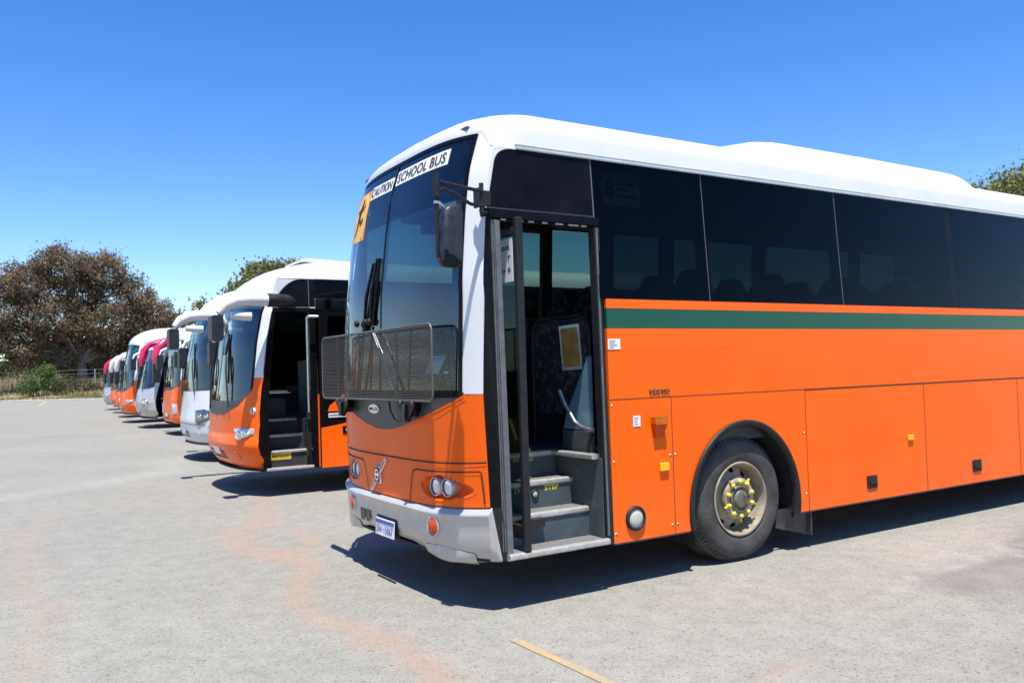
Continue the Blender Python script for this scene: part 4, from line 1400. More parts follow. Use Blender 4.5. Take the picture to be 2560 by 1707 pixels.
    # headlamps
    for m_ in (0, 1):
        fl = (lambda y: 2.5-y) if m_ else (lambda y: y)
        hl = k['hl']
        if hl == 'round':
            mb = MB()
            c = B.P(fl(.42), .86, 0); n = (B.P(fl(.42), .86, .1)-c).normalized(); tv = Vector((-n.y, n.x, 0)).normalized(); bv = n.cross(tv)
            mb.grid([[tuple(c+n*o+tv*(.20*r_*math.cos(t*2*PI/28))+bv*(.17*r_*math.sin(t*2*PI/28))) for t in range(28)] for r_, o in ((1, -.05), (1, .03), (.9, .04), (.8, .025))], True, 0, True)
            h = part(mb, 'headlamp_rim', 'chrome')
            mb = MB(); mb.grid([[tuple(c+n*o+tv*(.165*r_*math.cos(t*2*PI/28))+bv*(.14*r_*math.sin(t*2*PI/28))) for t in range(28)] for r_, o in ((1, .02), (.7, .05), (.3, .065), (.01, .07))], True, 0, True)
            mb.build('headlamp', 'opal', h)
            continue
        shapes = {'slant': [(.10, .925), (.10, .86), (.24, .815), (.37, .765), (.44, .80), (.50, .925)],
                  'smoked': [(.07, .98), (.10, .88), (.25, .80), (.42, .74), (.52, .83), (.56, 1.01), (.3, 1.03)],
                  'rect': [(.22, .93), (.22, .66), (.52, .63), (.52, .95)],
                  'oval': [(.42+.27*math.cos(t*PI/8), .82+.13*math.sin(t*PI/8)) for t in range(16)]}[hl]
        cy = sum(a for a, b in shapes)/len(shapes); cz = sum(b for a, b in shapes)/len(shapes)
        dense = []
        for p, q in zip(shapes, shapes[1:]+shapes[:1]):
            for t in range(5): dense.append((p[0]+(q[0]-p[0])*t/5, p[1]+(q[1]-p[1])*t/5))
        mb = MB()
        mb.grid([[tuple(B.P(fl(cy+(a-cy)*w), cz+(b-cz)*w, o)) for a, b in dense] for w, o in ((1.06, .001), (1.02, .012), (.9, .018), (.5, .022), (.02, .024))], True, 0, True)
        h = part(mb, 'headlamp', 'lensdark' if hl == 'smoked' else 'lens')
        if hl in ('slant', 'smoked', 'oval'):
            for i, yy in enumerate((cy-.09, cy+.07)):
                mb = MB()
                mb.grid([[tuple(B.P(fl(yy+.05*r_*math.cos(t*2*PI/16)), cz+.008+.042*r_*math.sin(t*2*PI/16), o)) for t in range(16)] for r_, o in ((1, .020), (.9, .030), (.4, .034), (.02, .035))], True, 0, True)
                mb.build('lamp_bowl', 'chrome', h)
    # mirrors: horn arms with hanging heads
    for m_ in (0, 1):
        fl = (lambda y: 2.5-y) if m_ else (lambda y: y)
        a = k.get('arm')
        if not a: continue
        st = a['style']
        col = a['col']
        e0 = ex(min(a['z'], B.wtop-.02))
        Mi = empty('mirror'); Mi.parent = R
        if st == 'horn':
            zr = a['z']
            mb = MB(); mb.tube([(e0+.24, fl(.03), zr), (e0+.14, fl(-.08), zr), (e0-.02, fl(-.15), zr-.0), (e0-.19, fl(-.18), zr)], [.05, .085, .085, .08], 12)
            nrib = 14
            for i in range(nrib):
                x = e0+.12-.30*i/nrib
                mb.tube([(x, fl(-.09-.09*i/nrib), zr), (x-.012, fl(-.09-.09*i/nrib), zr)], .092, 12)
            mb.build('mirror_joint', 'plastic', Mi)
            mb = MB()
            mb.tube([(e0-.18, fl(-.18), zr), (e0-.42, fl(-.20), zr), (e0-.60, fl(-.21), zr-.02), (e0-.74, fl(-.22), zr-.09), (e0-.82, fl(-.22), zr-.19)], [.082, .085, .085, .078, .055], 14)
            mb.tube([(e0-.66, fl(-.2), zr-.21), (e0-.50, fl(-.2), zr-.22), (e0-.40, fl(-.2), zr-.22)], [.05, .062, .062], 12)
            mb.build('mirror_arm', col, Mi)
            hx, hz, hw, hh = e0-.93, zr-.22, .15, .33
        elif st == 'bull':
            zr = a['z']
            mb = MB()
            mb.tube([(e0+.5, fl(.15), zr+.12), (e0+.1, fl(.0), zr+.10), (e0-.2, fl(-.12), zr), (e0-.42, fl(-.18), zr-.22), (e0-.50, fl(-.2), zr-.55), (e0-.48, fl(-.2), zr-.78)], [.10, .13, .14, .15, .14, .10], 12)
            mb.build('mirror_arm', col, Mi)
            hx, hz, hw, hh = e0-.60, zr-.76, .24, .62
        else:
            zr = a['z']
            mb = MB()
            mb.tube([(e0+.25, fl(.0), zr+.05), (e0-.05, fl(-.12), zr+.06), (e0-.28, fl(-.2), zr-.05), (e0-.34, fl(-.22), zr-.2)], [.04, .05, .05, .03], 10)
            mb.build('mirror_arm', col, Mi)
            hx, hz, hw, hh = e0-.44, zr-.18, .20, .45
        mb = MB()
        ya = fl(-.10); yb = fl(-.32)
        mb.rbox(hx, hx+hw, min(ya, yb), max(ya, yb), hz-hh, hz, .04, 'y', 4)
        mb.build('mirror_head', 'mirrorshell', Mi, .02)
        mb = MB(); mb.box(hx+hw+.001, hx+hw+.004, min(ya, yb)+.02, max(ya, yb)-.02, hz-hh+.03, hz-.03); mb.build('mirror_glass', 'chrome', Mi)
    # wipers
    for piv, tip in (((.62, wb+.02), (.95, wb+.95)), ((1.55, wb-.02), (1.72, wb+.95))):
        W_ = empty('wiper'); W_.parent = R
        pt_ = lambda yz, o: tuple(B.P(yz[0], yz[1], o))
        a, b = Vector(piv), Vector(tip)
        mb = MB(); mb.tube([pt_(a-Vector((0, .10)), .03), pt_(a*.55+b*.45, .06), pt_(a*.35+b*.65, .045)], .013, 6); mb.build('wiper_arm', 'plastic', W_)
        mb = MB(); mb.tube([pt_(a*.75+b*.25, .025), pt_(b, .02)], .014, 6); mb.build('wiper_blade', 'black', W_)
    # grille slots and fog lamps low in the front
    mb = MB()
    for i in range(3):
        strip_line(B, mb, [(y, .50+.045*i) for y in yspan(.85, 1.65, 12)], .022, .003)
    part(mb, 'grille', 'gapdark')
    for m_ in (0, 1):
        yy = .45 if not m_ else 2.05
        mb = MB(); mb.grid([[tuple(B.P(yy+.055*r_*math.cos(t*2*PI/18), .555+.055*r_*math.sin(t*2*PI/18), o)) for t in range(18)] for r_, o in ((1.1, .001), (1, .010), (.6, .006), (.02, .004))], True, 0, True)
        part(mb, 'fog_lamp', k.get('fog', low))
    mb = MB(); strip_line(B, mb, [(y, .60+.0) for y in yspan(1.05, 1.42, 6)], .10, .012); part(mb, 'number_plate', 'plate')
    if k.get('crease'):
        mb = MB(); strip_line(B, mb, [(y, k['crease']+.05*math.cos((y-1.25)*2.2)*0-.03*abs(y-1.25)) for y in yspan(.25, 2.25, 30)], .014, .003); part(mb, 'panel_gap', 'linegrey')
    return B, R, part

RF = lambda h, g: [(0, 1.25, h), (.6, .55, h-.035), (.83, .25, h-.10), (.9, .14, h-.17), (.94, .09, g+.14), (.97, .07, g+.07), (1, .06, g)]
# second bus: orange, open door, leaf swung out
B2, R2, part2 = coach(dict(at=(.12, 6.6), label='second bus of the row, orange and white, door open, white mirror arm on black joint', low='orange', up='white',
    amp=.28, fx=[(.36, .26), (.45, .17), (.58, .09), (.70, .055), (.78, .07), (.84, .09), (1.2, .09), (1.45, .12), (2.1, .20), (2.5, .28), (2.75, .38)],
    wtop=2.985, rc=2.72, roof=RF(3.35, 2.985), caplen=1.75, zc=1.617, wb=1.30, smile=[(0, 1.10), (.5, 1.14), (.85, 1.24), (1.02, 1.38), (1.1, 1.46), (1.25, 1.55)],
    door=(.405, 1.09, 2.515, True), hl='slant', arm=dict(style='horn', col='white', z=2.65), belt=1.36))
def second_bus_details():
    D = empty('door'); D.parent = R2
    y = -.13
    f = lambda a, b, t: (a, y+.045*t, b)
    x0, x1 = 1.17, 1.93
    mb = MB(); mb.prism(rrect(x0, x1, .345, 2.52, .05, 4), f); leaf = mb.build('door_leaf', 'black', D, .004)
    mb = MB(); mb.prism(rrect(x0+.12, x1-.06, 1.62, 2.45, .05, 4), lambda a, b, t: (a, y-.004+.003*t, b)); mb.build('door_pane', 'gside', D)
    mb = MB(); mb.prism([(x0+.004, .35), (x1-.004, .35), (x1-.004, .97), (1.55, .955), (1.38, .925), (x0+.004, .90)], lambda a, b, t: (a, y-.007+.006*t, b)); mb.build('door_lower_panel', 'orange', D)
    mb = MB(); mb.prism([(1.27, 1.12), (x1-.004, 1.12), (x1-.004, 1.50), (1.52, 1.36), (1.30, 1.20)], lambda a, b, t: (a, y-.007+.006*t, b)); mb.build('door_upper_panel', 'orange', D)
    mb = MB(); mb.box(1.28, 1.53, y-.010, y-.001, 1.035, 1.095); lab = mb.build('door_label', 'paper', D)
    mb = MB()
    for i in range(9): mb.box(1.292+.026*i, 1.312+.026*i, y-.012, y-.0105, 1.055, 1.078)
    mb.build('label_print', 'linegrey', lab)
    mb = MB(); mb.rbox(1.48, 1.66, y-.016, y-.006, .80, .905, .015, 'y'); hd = mb.build('door_handle', 'black', D)
    mb = MB(); mb.lathe([(.028, 0), (.025, .008), (.015, .010)], (1.545, y-.017, .855), 'y', 16, 0, True, -1); mb.tube([(1.58, y-.022, .84), (1.63, y-.022, .86)], .010, 6); mb.build('handle_lever', 'chrome', hd)
    mb = MB(); mb.tube([(1.03, -.05, 1.07), (1.025, -.05, 2.43)], .016, 10); mb.tube([(1.025, -.05, 2.43), (1.05, -.09, 2.445), (1.27, -.09, 2.44)], .018, 8); mb.build('door_rod', 'steel', D)
    mb = MB(); mb.box(1.0, 1.075, -.03, .05, .62, 1.04); mb.tube([(1.03, -.05, 1.12), (1.03, -.05, 1.02)], .034, 8); mb.build('door_ram', 'plastic', D, .01)
    mb = MB(); mb.prism([(.52, .475), (.845, .475), (.845, .572), (.52, .572)], lambda a, b, t: (a, .196+.004*t, b)); st = part2(mb, 'step_sticker', 'yellowsign')
    mb = MB(); lettering(mb, 'MIND THE STEP', lambda a, b: (.58+.23*a, .1945, .505+.034*b), bold=.01); mb.add([(.54, .1945, .505), (.57, .1945, .505), (.555, .1945, .54)], [(0, 1, 2)]); mb.build('sticker_lettering', 'ink', st)
    # round fuel-lock plate on the front corner
    mb = MB()
    c = B2.P(.10, 1.17, 0); n = (B2.P(.10, 1.17, .1)-c).normalized(); tv = Vector((-n.y, n.x, 0)).normalized()
    mb.grid([[tuple(c+n*o+tv*(.05*r_*math.cos(t*2*PI/24))+Vector((0, 0, .05*r_*math.sin(t*2*PI/24)))) for t in range(24)] for r_, o in ((1, .0), (1, .012), (.02, .014))], True, 0, True)
    lk = part2(mb, 'lock_plate', 'white')
    mb = MB()
    mb.add([tuple(c+n*.0155+tv*(.013*math.cos(t*2*PI/12))+Vector((0, 0, .012+.013*math.sin(t*2*PI/12)))) for t in range(12)], [list(range(12))])
    mb.add([tuple(c+n*.0155+tv*a+Vector((0, 0, b))) for a, b in ((-.006, .01), (.006, .01), (.009, -.028), (-.009, -.028))], [(0, 1, 2, 3)])
    mb.build('keyhole', 'ink', lk)
    mb = MB(); mb.prism([(1.25, 3.33), (2.1, 3.34), (2.05, 3.365), (1.36, 3.395), (1.27, 3.37)], lambda a, b, t: (a, .85+.8*t, b)); part2(mb, 'roof_hatch', 'white', R2, .01)
    mb = MB(); mb.lathe([(.028, 0), (.028, .02), (0, .03)], (.40, .10, .38), 'z', 10, 0, True, -1); part2(mb, 'jacking_foot', 'plastic')
    mb = MB()
    c2 = B2.P(.95, 1.20, .004)
    mb.grid([[tuple(B2.P(.86+.085*r_*math.cos(t*2*PI/20), 1.19+.11*r_*math.sin(t*2*PI/20), .006)) for t in range(20)] for r_ in (1, .86)], True, 0, True)
    part2(mb, 'apron_ring', 'linegrey')
second_bus_details()

coach(dict(at=(.80, 12.0), label='all white coach third in the row with smoked slanting headlamps', low='white', up='white', amp=.40,
    fx=[(.30, .18), (.40, .07), (.55, -.01), (.8, -.03), (1.0, .0), (1.4, .05), (2.1, .12), (2.6, .22), (2.9, .34)],
    wtop=3.0, rc=2.88, roof=RF(3.52, 3.0), caplen=1.5, zc=1.44, wb=1.40, smile=[(0, 1.395), (1.0, 1.41), (1.25, 1.44)],
    hem=lambda y: float(np.interp(abs(y-1.25), [0, .9, 1.25], [.33, .31, .30])), door=(.46, 1.15, 2.55, False), hl='smoked', arm=dict(style='swan', col='white', z=2.50), apron='black', fog='lens', crease=.76))
Bf, Rf, pf = coach(dict(at=(2.0, 21.0), label='orange coach fourth in the row with white roof, amber beacon and upright grey lamps', low='orange', up='white', amp=.22, pw=4,
    fx=[(.38, .05), (.5, .0), (1.0, .0), (1.5, .04), (2.3, .12), (2.8, .22), (2.95, .28)],
    wtop=2.95, rc=2.86, roof=RF(3.40, 2.95), caplen=1.3, zc=1.63, wb=1.42, smile=[(0, 1.34), (.7, 1.38), (1.1, 1.45), (1.25, 1.5)],
    door=(.36, 1.10, 2.5, False), hl='rect', arm=dict(style='swan', col='white', z=2.62)))
mb = MB(); mb.lathe([(.10, 0), (.10, .02), (.085, .03), (.075, .11), (.05, .14), (0, .145)], (1.0, .9, 3.33), 'z', 16)
pf(mb, 'beacon', 'amberdark')
mb = MB(); patch(Bf, mb, .30, 1.10, 2.62, 2.82, 3, 8, .006, 0, .003); pf(mb, 'destination_blind', 'paper')
Be, Re, pe_ = coach(dict(at=(1.9, 26.0), label='silver white coach with crimson horn mirrors, big round headlamps and open door', low='silver', up='white', amp=.42, pw=3,
    fx=[(.34, .25), (.45, .1), (.62, .0), (.9, -.03), (1.2, .02), (1.5, .10), (2.3, .28), (2.8, .46)],
    wtop=2.9, rc=2.72, roof=RF(3.12, 2.90), caplen=1.7, zc=1.5, wb=1.36, smile=[(0, 1.33), (.9, 1.36), (1.25, 1.45)],
    door=(.46, 1.20, 2.5, True), hl='round', arm=dict(style='bull', col='crimson', z=2.95), apron='silver'))
mb = MB()
mb.grid([[(x, y, z+.012*math.cos((y-1.25)*1.2)) for y in np.linspace(.02, 2.48, 12)] for x, z in ((.45, 2.93), (.8, 3.08), (1.5, 3.19), (2.6, 3.22), (2.6, 3.12), (1.2, 3.0))], True)
pe_(mb, 'roof_blade', 'crimson')
coach(dict(at=(2.0, 31.0), label='tall orange coach with the highest white roof, behind the crimson mirrored coach', low='orange', up='white', amp=.36, pw=3,
    fx=[(.36, .16), (.5, .03), (.7, -.02), (1.0, .0), (1.5, .06), (2.3, .16), (2.9, .28), (3.2, .38)],
    wtop=3.2, rc=3.12, roof=RF(3.80, 3.2), caplen=1.8, zc=1.68, wb=1.38, smile=[(0, 1.22), (.6, 1.27), (.95, 1.40), (1.25, 1.55)],
    door=(.44, 1.15, 2.55, False), hl='slant', arm=dict(style='swan', col='white', z=2.7)))
coach(dict(at=(2.58, 37.0), label='orange coach sixth in the row, partly hidden, white upper half', low='orange', up='white', amp=.38, pw=3,
    fx=[(.36, .16), (.5, .03), (.7, -.02), (1.0, .0), (1.5, .06), (2.3, .18), (2.8, .30)],
    wtop=2.95, rc=2.78, roof=RF(3.36, 2.95), caplen=1.7, zc=1.6, wb=1.34, smile=[(0, 1.18), (.6, 1.24), (.95, 1.38), (1.25, 1.55)],
    door=(.44, 1.15, 2.5, False), hl='oval', arm=dict(style='bull', col='white', z=2.9)))
coach(dict(at=(3.1, 43.5), label='orange and white coach second from the far end of the row', low='orange', up='white', amp=.38, pw=3,
    fx=[(.36, .16), (.5, .03), (.7, -.02), (1.0, .0), (1.5, .06), (2.3, .18), (2.8, .30)],
    wtop=2.95, rc=2.80, roof=RF(3.42, 2.95), caplen=1.7, zc=1.6, wb=1.34, smile=[(0, 1.18), (.6, 1.24), (.95, 1.38), (1.25, 1.55)],
    door=(.44, 1.15, 2.5, False), hl='slant', arm=dict(style='bull', col='white', z=2.95)))
coach(dict(at=(3.45, 50.0), label='white coach farthest from the camera with crimson mirror arms and silver lamps', low='silver', up='white', amp=.42, pw=3,
    fx=[(.34, .2), (.45, .08), (.62, .0), (.9, -.02), (1.2, .02), (1.5, .08), (2.3, .22), (2.8, .36)],
    wtop=2.95, rc=2.76, roof=RF(3.38, 2.95), caplen=1.8, zc=1.5, wb=1.36, smile=[(0, 1.33), (.9, 1.36), (1.25, 1.45)],
    door=(.46, 1.20, 2.5, False), hl='round', arm=dict(style='bull', col='crimson', z=2.95), apron='silver'))

# ------------------------------------------------------------------ ground
KA, KB = np.array([-1.3, 97.0]), np.array([6.5, 88.0])
KD = (KB-KA)/np.linalg.norm(KB-KA)          # along the kerb
KN = np.array([-KD[1], KD[0]])              # away from the car park
def kpt(s, t, z): return (KA[0]+KD[0]*s+KN[0]*t, KA[1]+KD[1]*s+KN[1]*t, z)

def vnoise(x, y, seed=0, octs=4):
    r = np.random.default_rng(seed)
    out = np.zeros_like(x); amp = 1.0; tot = 0
    for o in range(octs):
        n = 64
        t = r.random((n, n))
        xx, yy = x*2**o, y*2**o
        xi, yi = np.floor(xx).astype(int), np.floor(yy).astype(int)
        fx_, fy_ = xx-xi, yy-yi
        fx_ = fx_*fx_*(3-2*fx_); fy_ = fy_*fy_*(3-2*fy_)
        g = lambda a, b: t[a % n, b % n]
        out += amp*((g(xi, yi)*(1-fx_)+g(xi+1, yi)*fx_)*(1-fy_)+(g(xi, yi+1)*(1-fx_)+g(xi+1, yi+1)*fx_)*fy_)
        tot += amp; amp *= .5
    return out/tot

def ground():
    xs = np.concatenate([[-900, -300, -120, -60, -30, -18], np.arange(-12, 12.01, .10), [14, 18, 26, 40, 80, 200, 900]])
    ys = np.concatenate([[-900, -200, -60, -20, -8], np.arange(-5, 16.01, .10), np.arange(16.5, 30, .5), np.arange(31, 70, 2), [75, 85, 100, 140, 300, 1500]])
    X, Y = np.meshgrid(xs, ys, indexing='ij')
    nx, ny = X.shape
    V = np.stack([X.ravel(), Y.ravel(), np.zeros(nx*ny)], 1)
    I = np.arange(nx*ny).reshape(nx, ny)
    F = np.stack([I[:-1, :-1].ravel(), I[1:, :-1].ravel(), I[1:, 1:].ravel(), I[:-1, 1:].ravel()], 1)
    me = bpy.data.meshes.new('ground')
    me.from_pydata(V.tolist(), [], F.tolist())
    x, y = V[:, 0], V[:, 1]
    wx = x+.5*(vnoise(x*.9+3, y*.9, 1)-.5)+.25*(vnoise(x*4, y*4, 5)-.5)
    wy = y+.5*(vnoise(x*.9+30, y*.9, 2)-.5)+.25*(vnoise(x*4+9, y*4, 6)-.5)
    def seg(path, w0, w1):
        best = np.full(x.shape, 1e9)
        for (a, b) in zip(path, path[1:]):
            a = np.array(a); b = np.array(b); d = b-a; L2 = d@d
            t = np.clip(((wx-a[0])*d[0]+(wy-a[1])*d[1])/L2, 0, 1)
            best = np.minimum(best, np.hypot(wx-a[0]-t*d[0], wy-a[1]-t*d[1]))
        return np.clip((w1-best)/(w1-w0), 0, 1)
    st = .85*seg([(-.60, -2.2), (-.66, -.86), (-.73, .5), (-.66, 1.6), (-.42, 2.4), (-.28, 3.0)], .04, .16)
    st = np.maximum(st, .75*seg([(-.42, 2.4), (-.55, 3.3), (-.30, 4.3), (.05, 4.9), (.45, 6.6)], .05, .26))
    st = np.maximum(st, .65*seg([(-.28, 2.8), (.10, 3.3), (.18, 4.0), (-.05, 4.7)], .03, .16))
    st = np.maximum(st, .45*seg([(-2.5, .2), (-2.48, 1.1), (-2.38, 2.9), (-2.2, 5.0), (-2.1, 6.5)], .01, .16))
    st = np.maximum(st, .35*seg([(.60, -1.6), (.75, -1.75), (.95, -1.8)], .02, .12))
    st *= np.clip(.62+.50*vnoise(x*2.2, y*2.2, 9, 5), 0, 1)
    # tyre tracks and darker worn lanes
    dk = .8*seg([(3.2, -1.5), (5.5, -1.0), (9, -.75), (14, -.6)], .05, .35)+.6*seg([(4.2, -2.4), (7, -1.7), (11, -1.4)], .05, .3)
    dk = np.maximum(dk*1.3, .75*seg([(3.6, -1.9), (6, -1.15), (9.5, -.55), (14, -.2)], .15, .75)+.5*seg([(2.2, -2.6), (5, -2.3), (8, -2.2)], .1, .5))
    dk *= .35+.9*vnoise(x*.8, y*3, 12)
    pale = .6*seg([(2.6, -1.3), (4.5, -1.05), (7.5, -.9)], .01, .05)+.5*seg([(4.0, -1.9), (7, -1.25), (9, -1.1)], .01, .04)+.3*seg([(-3, 9), (0, 11), (1, 14)], .1, .6)
    for nm, arr in (('stain', st), ('dark', dk), ('pale', pale)):
        a = me.attributes.new(nm, 'FLOAT', 'POINT'); a.data.foreach_set('value', np.clip(arr, 0, 1).astype(np.float32))
    o = bpy.data.objects.new('ground', me); COL.objects.link(o); tag(o, kind='structure')
    m = bpy.data.materials.new('asphalt'); n, l, b = nodes_of(m)
    b.inputs['Roughness'].default_value = .88; b.inputs['Specular IOR Level'].default_value = .25
    tc = n.new('ShaderNodeTexCoord')
    def noise(sc, det=6, ro=.6):
        z = n.new('ShaderNodeTexNoise'); z.inputs['Scale'].default_value = sc; z.inputs['Detail'].default_value = det; z.inputs['Roughness'].default_value = ro
        l.new(tc.outputs['Object'], z.inputs['Vector']); return z.outputs['Fac']
    def ramp(src, stops):
        r = n.new('ShaderNodeValToRGB'); e = r.color_ramp.elements
        while len(e) < len(stops): e.new(.5)
        for q, (p, c) in zip(e, stops): q.position = p; q.color = (*c, 1)
        l.new(src, r.inputs['Fac']); return r.outputs['Color']
    def mix(a, b_, f, bt='MIX'):
        q = n.new('ShaderNodeMix'); q.data_type = 'RGBA'; q.blend_type = bt
        if isinstance(f, float): q.inputs['Factor'].default_value = f
        else: l.new(f, q.inputs['Factor'])
        for s_, v in (('A', a), ('B', b_)):
            if isinstance(v, tuple): q.inputs[s_].default_value = (*v, 1)
            else: l.new(v, q.inputs[s_])
        return q.outputs['Result']
    def mul(src, k_):
        q = n.new('ShaderNodeMath'); q.operation = 'MULTIPLY'; l.new(src, q.inputs[0]); q.inputs[1].default_value = k_; return q.outputs[0]
    base = ramp(noise(.35, 8, .65), [(.3, (.213, .206, .177)), (.55, (.236, .228, .196)), (.75, (.259, .250, .216))])
    g = n.new('ShaderNodeTexVoronoi'); g.inputs['Scale'].default_value = 75; l.new(tc.outputs['Object'], g.inputs['Vector'])
    grit = ramp(g.outputs['Color'], [(.05, (.35, .34, .33)), (.25, (.9, .9, .89)), (.6, (1.0, 1.0, 1.0)), (.95, (1.22, 1.2, 1.16))])
    c = mix(base, grit, .62, 'MULTIPLY')
    sp = ramp(noise(34, 3, .7), [(.28, (.55, .54, .53)), (.42, (1, 1, 1)), (.72, (1.08, 1.07, 1.05))])
    c = mix(c, sp, .45, 'MULTIPLY')
    md = ramp(noise(5.5, 5, .6), [(.35, (.88, .87, .86)), (.6, (1.05, 1.05, 1.04))])
    c = mix(c, md, .7, 'MULTIPLY')
    def at(nm):
        a = n.new('ShaderNodeAttribute'); a.attribute_name = nm; return a.outputs['Fac']
    c = mix(c, (.33, .195, .130), mul(at('stain'), .60))
    c = mix(c, (.115, .105, .098), mul(at('dark'), .85))
    c = mix(c, (.40, .39, .37), mul(at('pale'), .5))
    l.new(c, b.inputs['Base Color'])
    bp = n.new('ShaderNodeBump'); bp.inputs['Strength'].default_value = .6; bp.inputs['Distance'].default_value = .012
    l.new(g.outputs['Distance'], bp.inputs['Height']); l.new(bp.outputs['Normal'], b.inputs['Normal'])
    me.materials.append(m)
ground()

paint = bpy.data.materials.new('worn_line_paint')
n_, l_, b_ = nodes_of(paint)
b_.inputs['Roughness'].default_value = .8
tc_ = n_.new('ShaderNodeTexCoord'); nz_ = n_.new('ShaderNodeTexNoise'); nz_.inputs['Scale'].default_value = 22; nz_.inputs['Detail'].default_value = 8; nz_.inputs['Roughness'].default_value = .7
l_.new(tc_.outputs['Object'], nz_.inputs['Vector'])
rp_ = n_.new('ShaderNodeValToRGB'); rp_.color_ramp.elements[0].position = .44; rp_.color_ramp.elements[0].color = (.26, .225, .165, 1); rp_.color_ramp.elements[1].position = .60; rp_.color_ramp.elements[1].color = (.40, .262, .075, 1)
l_.new(nz_.outputs['Fac'], rp_.inputs['Fac']); l_.new(rp_.outputs['Color'], b_.inputs['Base Color'])
M['linepaint'] = paint
def line_mark(p, q, w):
    p, q = Vector(p), Vector(q); d = (q-p).normalized(); nn = Vector((-d.y, d.x))*w/2
    mb = MB(); K = 24
    A, C = [], []
    for i in range(K+1):
        c = p+(q-p)*i/K; j = random.uniform(.82, 1.0); j2 = random.uniform(.82, 1.0)
        A.append((c.x+nn.x*j, c.y+nn.y*j, .004)); C.append((c.x-nn.x*j2, c.y-nn.y*j2, .004))
    mb.grid([A, C], False)
    return tag(mb.build('parking_line', 'linepaint'), kind='structure')
line_mark((.02, -.50), (.06, -3.0), .066)
line_mark((1.0, 70.0), (2.6, 91.5), .35)

# kerb, bank behind it
def kerb_bank():
    mb = MB()
    S = list(np.arange(-90, 60, 3.0))
    prof = [(0, 0), (0, .12), (.03, .145), (.28, .15), (.30, .10)]
    mb.grid([[kpt(s, t, z) for t, z in prof] for s in S], False)
    tag(mb.build('kerb', mat('kerb_concrete', (.42, .41, .38), .85, var=.2, scale=1.5)), kind='structure')
    T = np.concatenate([np.arange(.3, 6, .6), np.arange(6, 40, 1.5), [45, 60, 100, 200, 400]])
    G = []
    for s in np.concatenate([[-600, -200], np.arange(-90, 60, 1.5), [80, 200, 600]]):
        row = []
        for t in T:
            z = float(np.interp(t, [0, 2, 8, 14, 26, 60, 400], [.10, .22, .75, 1.3, 2.6, 3.0, 3.0]))
            z += .18*math.sin(s*.35+t*.5)*min(t/4, 1)+.12*math.sin(s*.9-t*.7)*min(t/4, 1)
            row.append(kpt(s, t, max(z, .08)))
        G.append(row)
    m = mat('dry_bank', (.20, .155, .075), .95, col2=(.30, .235, .12), scale=.6, detail=9)
    mb = MB(); mb.grid(G, True)
    tag(mb.build('bank', m), kind='structure')
    return lambda t: float(np.interp(t, [0, 2, 8, 14, 26, 60, 400], [.10, .22, .75, 1.3, 2.6, 3.0, 3.0]))
bankz = kerb_bank()

def leaf_mat(name, cols, trans=.25):
    m = bpy.data.materials.new(name); m.use_nodes = True
    n, l = m.node_tree.nodes, m.node_tree.links; n.clear()
    out = n.new('ShaderNodeOutputMaterial')
    a = n.new('ShaderNodeAttribute'); a.attribute_name = 'tint'
    r = n.new('ShaderNodeValToRGB'); e = r.color_ramp.elements
    while len(e) < len(cols): e.new(.5)
    for i, (q, c) in enumerate(zip(e, cols)): q.position = i/(len(cols)-1); q.color = (*c, 1)
    l.new(a.outputs['Fac'], r.inputs['Fac'])
    d = n.new('ShaderNodeBsdfDiffuse'); t = n.new('ShaderNodeBsdfTranslucent'); mx = n.new('ShaderNodeMixShader'); mx.inputs['Fac'].default_value = trans
    l.new(r.outputs['Color'], d.inputs['Color']); l.new(r.outputs['Color'], t.inputs['Color'])
    l.new(d.outputs[0], mx.inputs[1]); l.new(t.outputs[0], mx.inputs[2]); l.new(mx.outputs[0], out.inputs['Surface'])
    return m

def leaf_mesh(name, C, size, tint, m, parent=None, droop=.5, aspect=2.2):
    """one leaf-spray quad per row of C; tint 0..1 per leaf"""
    N = len(C)
    d = rng.normal(size=(N, 3)); d[:, 2] -= droop; d /= np.linalg.norm(d, axis=1, keepdims=True)
    e = rng.normal(size=(N, 3)); e -= d*(e*d).sum(1, keepdims=True); e /= np.linalg.norm(e, axis=1, keepdims=True)
    L = (size*rng.uniform(.6, 1.4, N))[:, None]; Wd = L/aspect
    V = np.stack([C-d*L*.5, C+e*Wd*.5, C+d*L*.5, C-e*Wd*.5], 1).reshape(-1, 3)
    F = np.arange(N*4).reshape(N, 4)
    me = bpy.data.meshes.new(name)
    me.vertices.add(N*4); me.vertices.foreach_set('co', V.ravel().astype(np.float32))
    me.loops.add(N*4); me.loops.foreach_set('vertex_index', F.ravel().astype(np.int32))
    me.polygons.add(N); me.polygons.foreach_set('loop_start', (np.arange(N)*4).astype(np.int32)); me.polygons.foreach_set('loop_total', np.full(N, 4, np.int32))
    me.update(); me.validate()
    at = me.attributes.new('tint', 'FLOAT', 'FACE'); at.data.foreach_set('value', np.clip(tint, 0, 1).astype(np.float32))
    me.materials.append(m)
    o = bpy.data.objects.new(name, me); COL.objects.link(o)
    if parent: o.parent = parent
    return o

